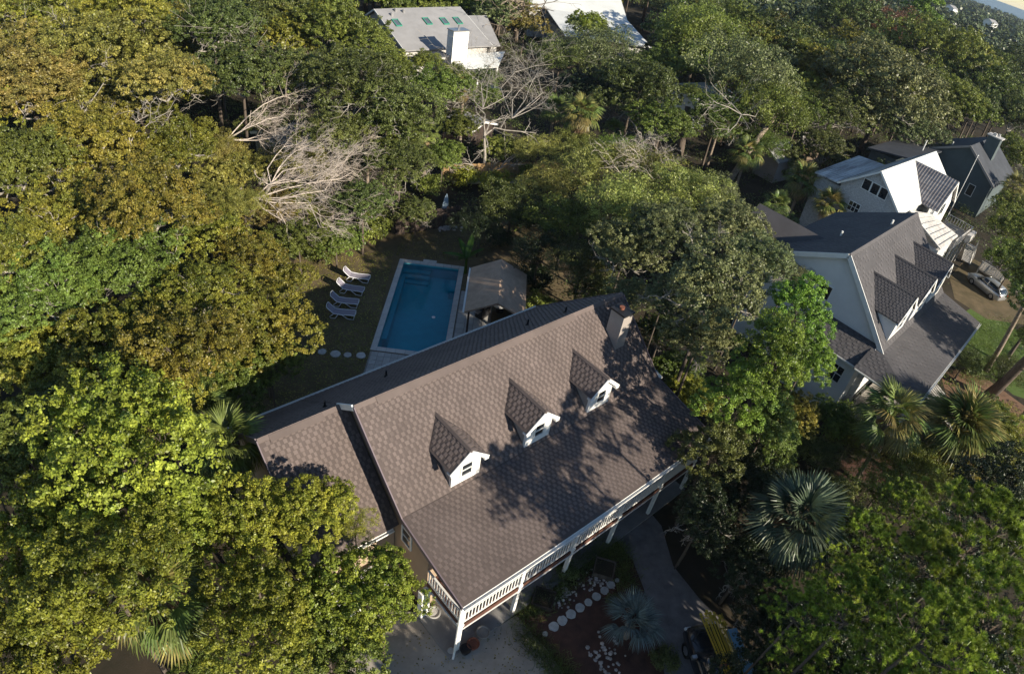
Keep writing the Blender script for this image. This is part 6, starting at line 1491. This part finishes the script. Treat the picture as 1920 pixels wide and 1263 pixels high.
# hanging moss tree at the top, right of the white roof
mt = thing('moss_tree', at(1205, 40, 0), 0, 'tree draped in tan hanging moss right of the swept white roof', 'tree')
rs = np.random.RandomState(77); p = at(1205, 25, 9); Cs = []
for i in range(260):
    a, r_ = rs.uniform(0, 6.28), 6.5 * math.sqrt(rs.uniform()); z0 = 9 + rs.uniform(-3, 3); ln = rs.uniform(1, 3.2); k = 30
    t = rs.uniform(0, 1, k); Cs.append(np.stack([math.cos(a) * r_ + rs.normal(size=k) * .14, math.sin(a) * r_ + rs.normal(size=k) * .14, z0 - t * ln], 1))
C = np.concatenate(Cs); N = unit(rs.normal(size=C.shape) * np.array([1, 1, .25])); V, F = leaf_quads(rs, C, N, rs.uniform(.12, .3, len(C)), .35)
obj('moss', np_mesh('moss', V, F, rs.uniform(0, 1, len(C)), LM['moss']), mt)
obj('limbs', LIMB['oak'][0], mt, (0, 0, 9), scale=1.6); obj('trunk', TRUNK, mt, scale=(.45, .45, 7))

# ---------------- palms
def frond_mesh(name, seed, R0=1.0, pet=1.0, seg=28, m=None, droop=.5, width=.032, arc=2.5):
    rs = random.Random(seed); mb = MB(); mb.cur = .5
    mb.tube([(0, 0, 0), (pet * .5, 0, .1), (pet, 0, .06)], [.028, .02, .015], 4, cap=False)
    for i in range(seg):
        a = (i / (seg - 1) - .5) * 2 * arc * .5 * 1.25; ln = R0 * (1 - .28 * abs(a) / 1.6) * rs.uniform(.88, 1.08); ca, sa_2 = math.cos(a), math.sin(a); b0 = Vector((pet + .12 * ca * 0, 0, .06))
        mb.cur = rs.uniform(.2, .9)
        pr = None
        for k, (t, w) in enumerate(((.05, .3), (.45, 1.0), (.78, .75), (1.0, .08))):
            dz = -droop * R0 * max(0, t - .35) ** 1.6 * rs.uniform(.8, 1.2) + .12 * t * (1 - t); c = b0 + Vector((ca * ln * t, sa_2 * ln * t, dz)); s = Vector((-sa_2, ca, .5 * (1 if i % 2 else -1))).normalized() * width * w * R0
            if pr: mb.poly([pr[0], pr[1], c + s, c - s])
            pr = (c - s, c + s)
    return mb.mesh(name, m)
FR = [frond_mesh('frond', s, m=LM['palm'], droop=d) for s, d in ((1, .5), (2, .8), (3, 1.1))]
FD = [frond_mesh('dead_frond', 7, m=LM['deadpalm'], droop=1.3, seg=22)]
def palm(base, top, z, r_, tone, label, nf=30, dead=7, R_tr=.17, name='palm_tree', upright=0.0, tone2=None, trunk=True, boots=True, whole=False):
    tp = at(*top, z) if not isinstance(top, Vector) else top; bp = at(*base) if base else Vector((tp.x, tp.y, 0))
    t = thing(name, bp, 0, label, 'palm tree'); off = tp - bp; rr = random.Random(int(tp.x * 7 + tp.y * 13) % 9999)
    mb = MB(); pts = [Vector((off.x * k * (1 - .12 * math.sin(k * math.pi)), off.y * k * (1 - .12 * math.sin(k * math.pi)), off.z * k)) for k in (0, .2, .4, .6, .8, 1)]
    mb.tube(pts, [R_tr * 1.3, R_tr, R_tr * .95, R_tr * .95, R_tr * 1.05, R_tr * 1.25], 9); mb.build('trunk', MT['palm_trunk'], t, smooth=True)
    if whole:
        acc = MB(); src = [(m, [tuple(v.co) for v in m.vertices], [tuple(p.vertices) for p in m.polygons]) for m in FR[:2]]
    for i in range(nf + dead):
        isd = i >= nf; az = i * 2.399 + rr.uniform(-.2, .2); k = i / nf
        el = R(80) - R(115) * k ** .9 + rr.uniform(-.12, .12) if not isd else R(-62 + rr.uniform(-14, 16))
        if upright: el = R(85) - R(75) * k
        sc = r_ / 1.9 * rr.uniform(.88, 1.1) * (.85 if isd else 1)
        M_ = Matrix.Translation(off) @ Matrix.Rotation(az, 4, 'Z') @ Matrix.Rotation(-el, 4, 'Y') @ Matrix.Rotation(rr.uniform(-.3, .3), 4, 'X') @ Matrix.Scale(sc, 4)
        me = FD[0] if isd else FR[min(2, int(k * 2.4 + rr.uniform(0, .8)))]
        if whole and not isd:
            _, vs, fs = src[i % 2]; b = len(acc.v); acc.cur = rr.uniform(.2, .8)
            acc.v.extend(tuple(M_ @ Vector(v)) for v in vs); acc.f.extend(tuple(b + j for j in f) for f in fs); acc.c.extend([acc.cur] * len(fs)); continue
        o = obj('frond', me, t); o.matrix_local = M_
        if not isd: setmat(o, LM[tone2 if (tone2 and rr.random() < .35) else tone])
    if whole: acc.build('crown', LM[tone], t)
    return t
# near palms
palm(None, (428, 835), 6.2, 2.0, 'palm', 'pale-fronded palm at the left corner of the wing roof', nf=30, dead=4)
palm(None, (385, 770), 5.5, 1.5, 'palm', 'small palm with a brown heart above the wing roof corner palm', nf=20, dead=6)
palm(None, (300, 1120), 6.8, 2.2, 'palm', 'large drooping palm in the dark gap of the lower left trees', nf=34, dead=8, tone2='palmgold')
palm(None, (1488, 985), 5.0, 2.75, 'greypalm', 'big grey-green palm with dead lower fronds left of the pines', nf=44, dead=10)
palm(None, (1182, 1172), 1.0, 1.75, 'bluepalm', 'blue-grey fan palm in the front garden bed', nf=15, dead=0, R_tr=.2, upright=1)
palm((1605, 900), (1668, 785), 5.5, 2.4, 'palm', 'palm with leaning pale trunk below the bay windows', nf=30, dead=5, tone2='palmgold', R_tr=.14)
palm(None, (1790, 815), 4.0, 3.3, 'palm', 'spiky bluish-green palm cluster in front of the boardwalk', nf=44, dead=6, upright=1, tone2='palmgold')
palm(None, (1725, 840), 2.8, 1.8, 'palm', 'small fan palm at the left of the spiky cluster', nf=26, dead=2, upright=1)
# mid distance
palm((1352, 360), (1478, 185), 9.5, 1.9, 'palm', 'tall palm with thick brown leaning trunk', nf=30, dead=7, tone2='palmgold', R_tr=.36)
palm(None, (1350, 232), 6.0, 2.3, 'palm', 'fan palm left of the thick leaning trunk', nf=30, dead=4, tone2='palmgold')
palm(None, (1400, 290), 5.0, 2.2, 'palm', 'fan palm crossing the leaning trunk', nf=30, dead=5, tone2='palmgold')
palm(None, (1505, 340), 5.0, 2.3, 'palm', 'fan palm left of the shake-sided wall', nf=30, dead=5, tone2='palmgold')
palm(None, (1555, 385), 4.6, 2.0, 'palmgold', 'sunlit fan palm touching the shake-sided wall', nf=30, dead=4, tone2='palm')
palm(None, (1455, 385), 4.2, 1.7, 'palm', 'fan palm with brown skirt left of the sunlit one', nf=24, dead=10)
palm((1058, 300), (1090, 215), 6.5, 2.4, 'palmgold', 'golden fan palm with slim leaning trunk in the upper centre', nf=34, dead=6, tone2='palm')
palm(None, (1040, 205), 5.6, 1.8, 'palm', 'green fan palm left of the golden one', nf=26, dead=4)
palm((862, 285), (868, 165), 7.0, 1.7, 'palm', 'palm under the white porch roof of the skylight house', nf=24, dead=9, tone2='palmgold')
palm(None, (1150, 245), 3.8, 1.5, 'palm', 'low palm above the twiggy tan tree', nf=20, dead=2, upright=1)
palm((1452, 72), (1466, 40), 10, 2.3, 'palmgold', 'upper left one of three small palms near the top right', nf=26, dead=8, whole=True)
palm(None, (1500, 68), 9, 2.4, 'palmgold', 'middle one of three small palms near the top right', nf=26, dead=8, whole=True)
palm(None, (1532, 108), 8, 2.3, 'palm', 'lower right one of three small palms near the top right', nf=26, dead=6, whole=True)
palm((1585, 130), (1608, 78), 8, 1.8, 'palm', 'thin palm standing in the dark gap right of three palms', nf=20, dead=9, whole=True)
palm((1880, 420), (1902, 350), 6, 2.2, 'palmgold', 'brownish palm at the right edge below the grey-green house', nf=26, dead=12, whole=True)
palm(None, (690, 290), 4, 1.9, 'palm', 'small palm right of the bleached branch tips', nf=24, dead=6, whole=True)
palm(None, (800, 250), 5, 1.6, 'palm', 'dark small palm left of the bare centre tree', nf=22, dead=3, whole=True)
# banana plant by the cabana
bn = thing('banana_plant', at(872, 512), 0, 'banana plant with a few big leaves at the corner of the cabana', 'plant')
for i, (az, el, ln) in enumerate(((R(185), R(20), 1.9), (R(80), R(65), 2.2), (R(20), R(45), 1.6), (R(250), R(35), 1.5), (R(130), R(50), 1.8))):
    mb = MB(); pr = None
    for k in range(9):
        t = k / 8; x = ln * t; w = .26 * math.sin(math.pi * min(1, .12 + t * .88)) ** .7; zz_ = -.5 * t * t * ln * .5
        for s in (-1, 1): pass
        c = ((x, -w, zz_ + .06), (x, 0, zz_), (x, w, zz_ + .06))
        if pr: mb.poly([pr[0], pr[1], c[1], c[0]]); mb.poly([pr[1], pr[2], c[2], c[1]])
        pr = c
    o = mb.build('leaf', LM['banana'], bn); o.matrix_local = Matrix.Translation((0, 0, 1.4)) @ Matrix.Rotation(az, 4, 'Z') @ Matrix.Rotation(-el, 4, 'Y')
mb = MB(); mb.tube([(0, 0, 0), (0, 0, 1.45)], [.14, .09], 8); mb.build('stem', LM['banana'], bn)

# ---------------- bare and dead trees
def bare(seed, root, targets, m, r0=.16, levels=3, kids=6, wob=.16, flow=None, twig=.5, tmin=.008, zlift=.3):
    """root and targets are places; branches sweep from the root to each target and shed finer ones on the way"""
    rr = random.Random(seed); mb = MB()
    def br(p, q, r_, lev, nk):
        p, q = Vector(p), Vector(q); d = q - p; ln = d.length
        if ln < .05: return
        side = Vector((rr.gauss(0, 1), rr.gauss(0, 1), rr.gauss(0, .6))).normalized() * ln * wob
        pts = [p + d * t + side * math.sin(t * math.pi) + Vector((rr.gauss(0, 1), rr.gauss(0, 1), rr.gauss(0, 1))) * ln * .02 + Vector((0, 0, zlift * math.sin(t * math.pi) * ln * .15)) for t in (0, .2, .4, .6, .8, 1)]; pts[0] = p
        mb.cur = rr.uniform(.3, .8)
        mb.tube(pts, [max(tmin, r_ * (1 - .14 * i)) for i in range(6)], 5 if r_ > .04 else 3, cap=False)
        if lev > 0:
            for j in range(nk):
                t = rr.uniform(.2, .95); i = min(4, int(t * 5)); a = pts[i].lerp(pts[i + 1], t * 5 - i)
                dd2 = (d.normalized() + Vector((rr.gauss(0, 1), rr.gauss(0, 1), rr.gauss(0, .8))).normalized() * .95).normalized()
                if flow: dd2 = (dd2 + flow * .5).normalized()
                br(a, a + dd2 * ln * rr.uniform(.3, .6) * (1.15 - t * .4), max(tmin, r_ * .45), lev - 1, max(3, nk - 1))
    for t_ in targets: br(root, t_, r0, levels, kids)
    return mb
# bleached dead tree, three fans of twigs
dt = thing('dead_tree', at(470, 470, 0), 0, 'bleached dead tree with long sweeping twigs left of the yard', 'dead tree')
o0 = dt.location
rel = lambda p: p - o0
fl = Vector((.8, .25, .25))
m1 = bare(1, rel(at(478, 372, 5.5)), [rel(at(*q, z)) for q, z in (((672, 335), 5.6), ((660, 375), 4.8), ((640, 410), 4.2), ((560, 462), 3.4), ((655, 290), 6.5), ((620, 345), 7.0), ((600, 430), 5.0))], MT['twig'], r0=.05, levels=3, kids=7, flow=fl, tmin=.006, wob=.24)
m1.build('branches', MT['twig'], dt)
m2 = bare(2, rel(at(508, 345, 6.5)), [rel(at(*q, z)) for q, z in (((655, 300), 7.5), ((625, 250), 8), ((590, 280), 8.4), ((640, 330), 7), ((560, 300), 9.0), ((480, 330), 7.0))], MT['twig'], r0=.045, levels=3, kids=7, flow=fl, tmin=.006, wob=.26)
m2.build('branches', MT['twig'], dt)
m3 = bare(3, rel(at(425, 262, 6.5)), [rel(at(*q, z)) for q, z in (((510, 176), 8.5), ((545, 190), 8.5), ((560, 232), 7.6), ((520, 260), 7), ((470, 210), 9), ((540, 212), 8.5))], MT['twig'], r0=.05, levels=3, kids=6, flow=fl, tmin=.007, wob=.26)
m3.build('branches', MT['twig'], dt)
mb = MB(); k_ = rel(at(478, 372, 5.5)); mb.tube([(0, 0, 0), (.2, .1, 2.5), tuple(k_)], [.3, .24, .12], 8); k2 = rel(at(508, 345, 6.5)); mb.tube([(.2, .1, 2.5), tuple(k2)], [.2, .1], 8)
k3_ = rel(at(425, 262, 6.5)); mb.tube([(0, 0, .5), (k3_.x * .5, k3_.y * .6, 3), tuple(k3_)], [.25, .2, .1], 8); mb.build('trunk', MT['bark_pale'], dt)
# bare tree upper centre
bt = thing('bare_tree', at(905, 335, 0), 0, 'leafless pale tree with crooked limbs in the upper centre', 'bare tree'); o0 = bt.location
fork = rel(at(908, 255, 4.6)); f2 = rel(at(960, 222, 6.2)); f3 = rel(at(905, 205, 6.6))
mb = MB(); mb.tube([(0, 0, 0), tuple(fork * .55 + Vector((.15, 0, 0))), tuple(fork)], [.2, .15, .1], 8); mb.build('trunk', MT['bark_pale'], bt)
m1 = bare(11, fork, [f2, f3, rel(at(898, 285, 4)), rel(at(1005, 250, 5))], MT['bark_pale'], r0=.09, levels=2, kids=4, wob=.2, tmin=.012)
m1b = bare(12, f2, [rel(at(*q, z)) for q, z in (((1030, 118), 9), ((1015, 160), 8.5), ((985, 110), 9.4), ((1035, 140), 9), ((960, 105), 9.4), ((1020, 190), 7.8))], None, r0=.05, levels=3, kids=5, wob=.2, tmin=.01)
m1c = bare(13, f3, [rel(at(*q, z)) for q, z in (((925, 115), 9), ((950, 102), 9.4), ((905, 140), 8.5), ((960, 150), 8.8), ((890, 160), 8.2))], None, r0=.045, levels=3, kids=6, wob=.2, tmin=.01)
for m_ in (m1, m1b, m1c): m_.build('branches', MT['bark_pale'], bt)
# leaning dead limb in front of the tan fence
dl2 = thing('dead_limb', at(895, 338, 0), 0, 'bare leaning limb crossing in front of the tan fence', 'dead branch'); o0 = dl2.location
bare(21, Vector((0, 0, 0)), [rel(at(*q, z)) for q, z in (((1005, 270), 3.5), ((870, 305), 2.5), ((960, 300), 3))], None, r0=.12, levels=3, kids=4, wob=.12).build('branches', MT['bark_pale'], dl2)
# twiggy tan bush in the centre
tb2 = thing('bare_bush', at(1200, 360, 0), 0, 'dense leafless tan brush in the centre of the woods', 'bare bush'); o0 = tb2.location
bare(22, rel(at(1205, 345, 3)), [rel(at(*q, z)) for q, z in (((1170, 270), 6), ((1230, 275), 6), ((1255, 320), 6), ((1180, 310), 7), ((1150, 350), 6), ((1240, 350), 7), ((1210, 290), 7))], None, r0=.06, levels=3, kids=6, wob=.15).build('branches', MT['twig'], tb2)
mb = MB(); mb.tube([(0, 0, 0), tuple(rel(at(1205, 345, 3)))], [.16, .1], 7); mb.build('trunk', MT['bark_pale'], tb2)
# bare tree left of the white-roofed house
bt2 = thing('bare_tree', at(965, 78, 0), 0, 'bare reddish-trunked tree between the skylight house and the white roof', 'bare tree'); o0 = bt2.location
mb = MB(); kk = rel(at(968, 55, 4)); mb.tube([(0, 0, 0), tuple(kk)], [.6, .4], 8); mb.build('trunk', MT['palm_trunk'], bt2)
bare(23, kk, [rel(at(*q, z)) for q, z in (((950, -15), 12), ((990, -10), 13), ((1020, 5), 11), ((965, -20), 13), ((935, 5), 11), ((1040, 20), 9))], None, r0=.17, levels=3, kids=4, wob=.14, tmin=.02).build('branches', MT['palm_trunk'], bt2)
# pale twigs standing out of the golden trees, upper left
for i, (rq, tq, lb) in enumerate((((62, 98, 9.5), ((40, 20), (60, 10), (85, 25), (20, 50)), 'bare pale twigs rising from the golden tree at the left edge'), ((150, 225, 9), ((210, 150), (130, 200), (215, 215), (170, 190)), 'forked bare limb above the golden crown'), ((130, 55, 10), ((130, 15), (150, 20), (110, 25)), 'thin bare top near the upper left corner'),
                                  ((245, 275, 9), ((320, 205), (280, 215), (330, 200), (215, 220)), 'bare limb over the olive crown left of the low grey roof'), ((430, 80, 10), ((500, 60), (470, 110), (440, 50), (490, 100)), 'twisted pale limb over the dark oaks at the top'), ((690, 170, 9.5), ((730, 130), (680, 140), (720, 180), (650, 195)), 'crooked pale limb below the skylight roof'),
                                  ((1390, 215, 9), ((1420, 190), (1370, 230), (1410, 240), (1350, 200)), 'pale limbs inside the grey-green oak beside the leaning palm'), ((1300, 470, 9), ((1350, 440), (1290, 430), (1340, 490)), 'pale twigs in the crown of the largest grey-green oak'),
                                  ((1190, 280, 6), ((1150, 255), (1230, 260), (1200, 245)), 'grey twigs above the tan brush'))):
    t = thing('bare_limb', at(rq[0], rq[1], 0), 0, lb, 'bare branch'); o0 = t.location; r_ = rel(at(*rq))
    mb = bare(50 + i, r_, [rel(at(x, y, rq[2] + RNG.uniform(.5, 2.2))) for x, y in tq], None, r0=.055, levels=2, kids=5, wob=.24, tmin=.01); mb.tube([(0, 0, 0), tuple(r_)], [.12, .06], 6); mb.build('branches', MT['bark_pale'], t)
# big trunks at the right edge
for i, (b, tt, z, r_, lb) in enumerate((((1848, 695), (1935, 545), 9, .22, 'slender pale trunk leaning over the lawn at the right edge'), ((1850, 745), (1960, 640), 8, .42, 'thick grey trunk at the right edge below the lawn'), ((1270, 300), (1290, 200), 6.5, .5, 'massive dark oak trunk in the gap left of the fan palms'))):
    bp, tp = at(*b), at(*tt, z); t = thing('tree', bp, 0, lb, 'tree'); off = tp - bp
    mb = MB(); mb.tube([(0, 0, 0), tuple(off * .3 + Vector((.1, 0, 0))), tuple(off * .7), tuple(off * 1.0)], [r_ * 1.3, r_, r_ * .85, r_ * .7], 10); mb.build('trunk', MT['palm_trunk'] if i == 0 else MT['bark'], t, smooth=True)
    c = obj('crown', CR['oak'][i % 2], t, (off.x, off.y, off.z + 1.5), scale=.9 if i < 2 else .5); setmat(c, LM['mid'])
print('objects', len(COL.objects))

# pale autumn haze
hz = MB(); hz.box((600, 900, 19), (4400, 4400, 42)); hm = bpy.data.materials.new('haze'); hm.use_nodes = True
hn = hm.node_tree.nodes; hn.remove(hn['Principled BSDF']); pv = hn.new('ShaderNodeVolumePrincipled'); pv.inputs['Color'].default_value = (0.72, 0.82, 1.0, 1); pv.inputs['Density'].default_value = 0.00009
pv.inputs['Anisotropy'].default_value = 0.2
hm.node_tree.links.new(pv.outputs[0], hn['Material Output'].inputs['Volume']); hz.build('haze', hm, None, kind='stuff', label='thin haze over the whole place')
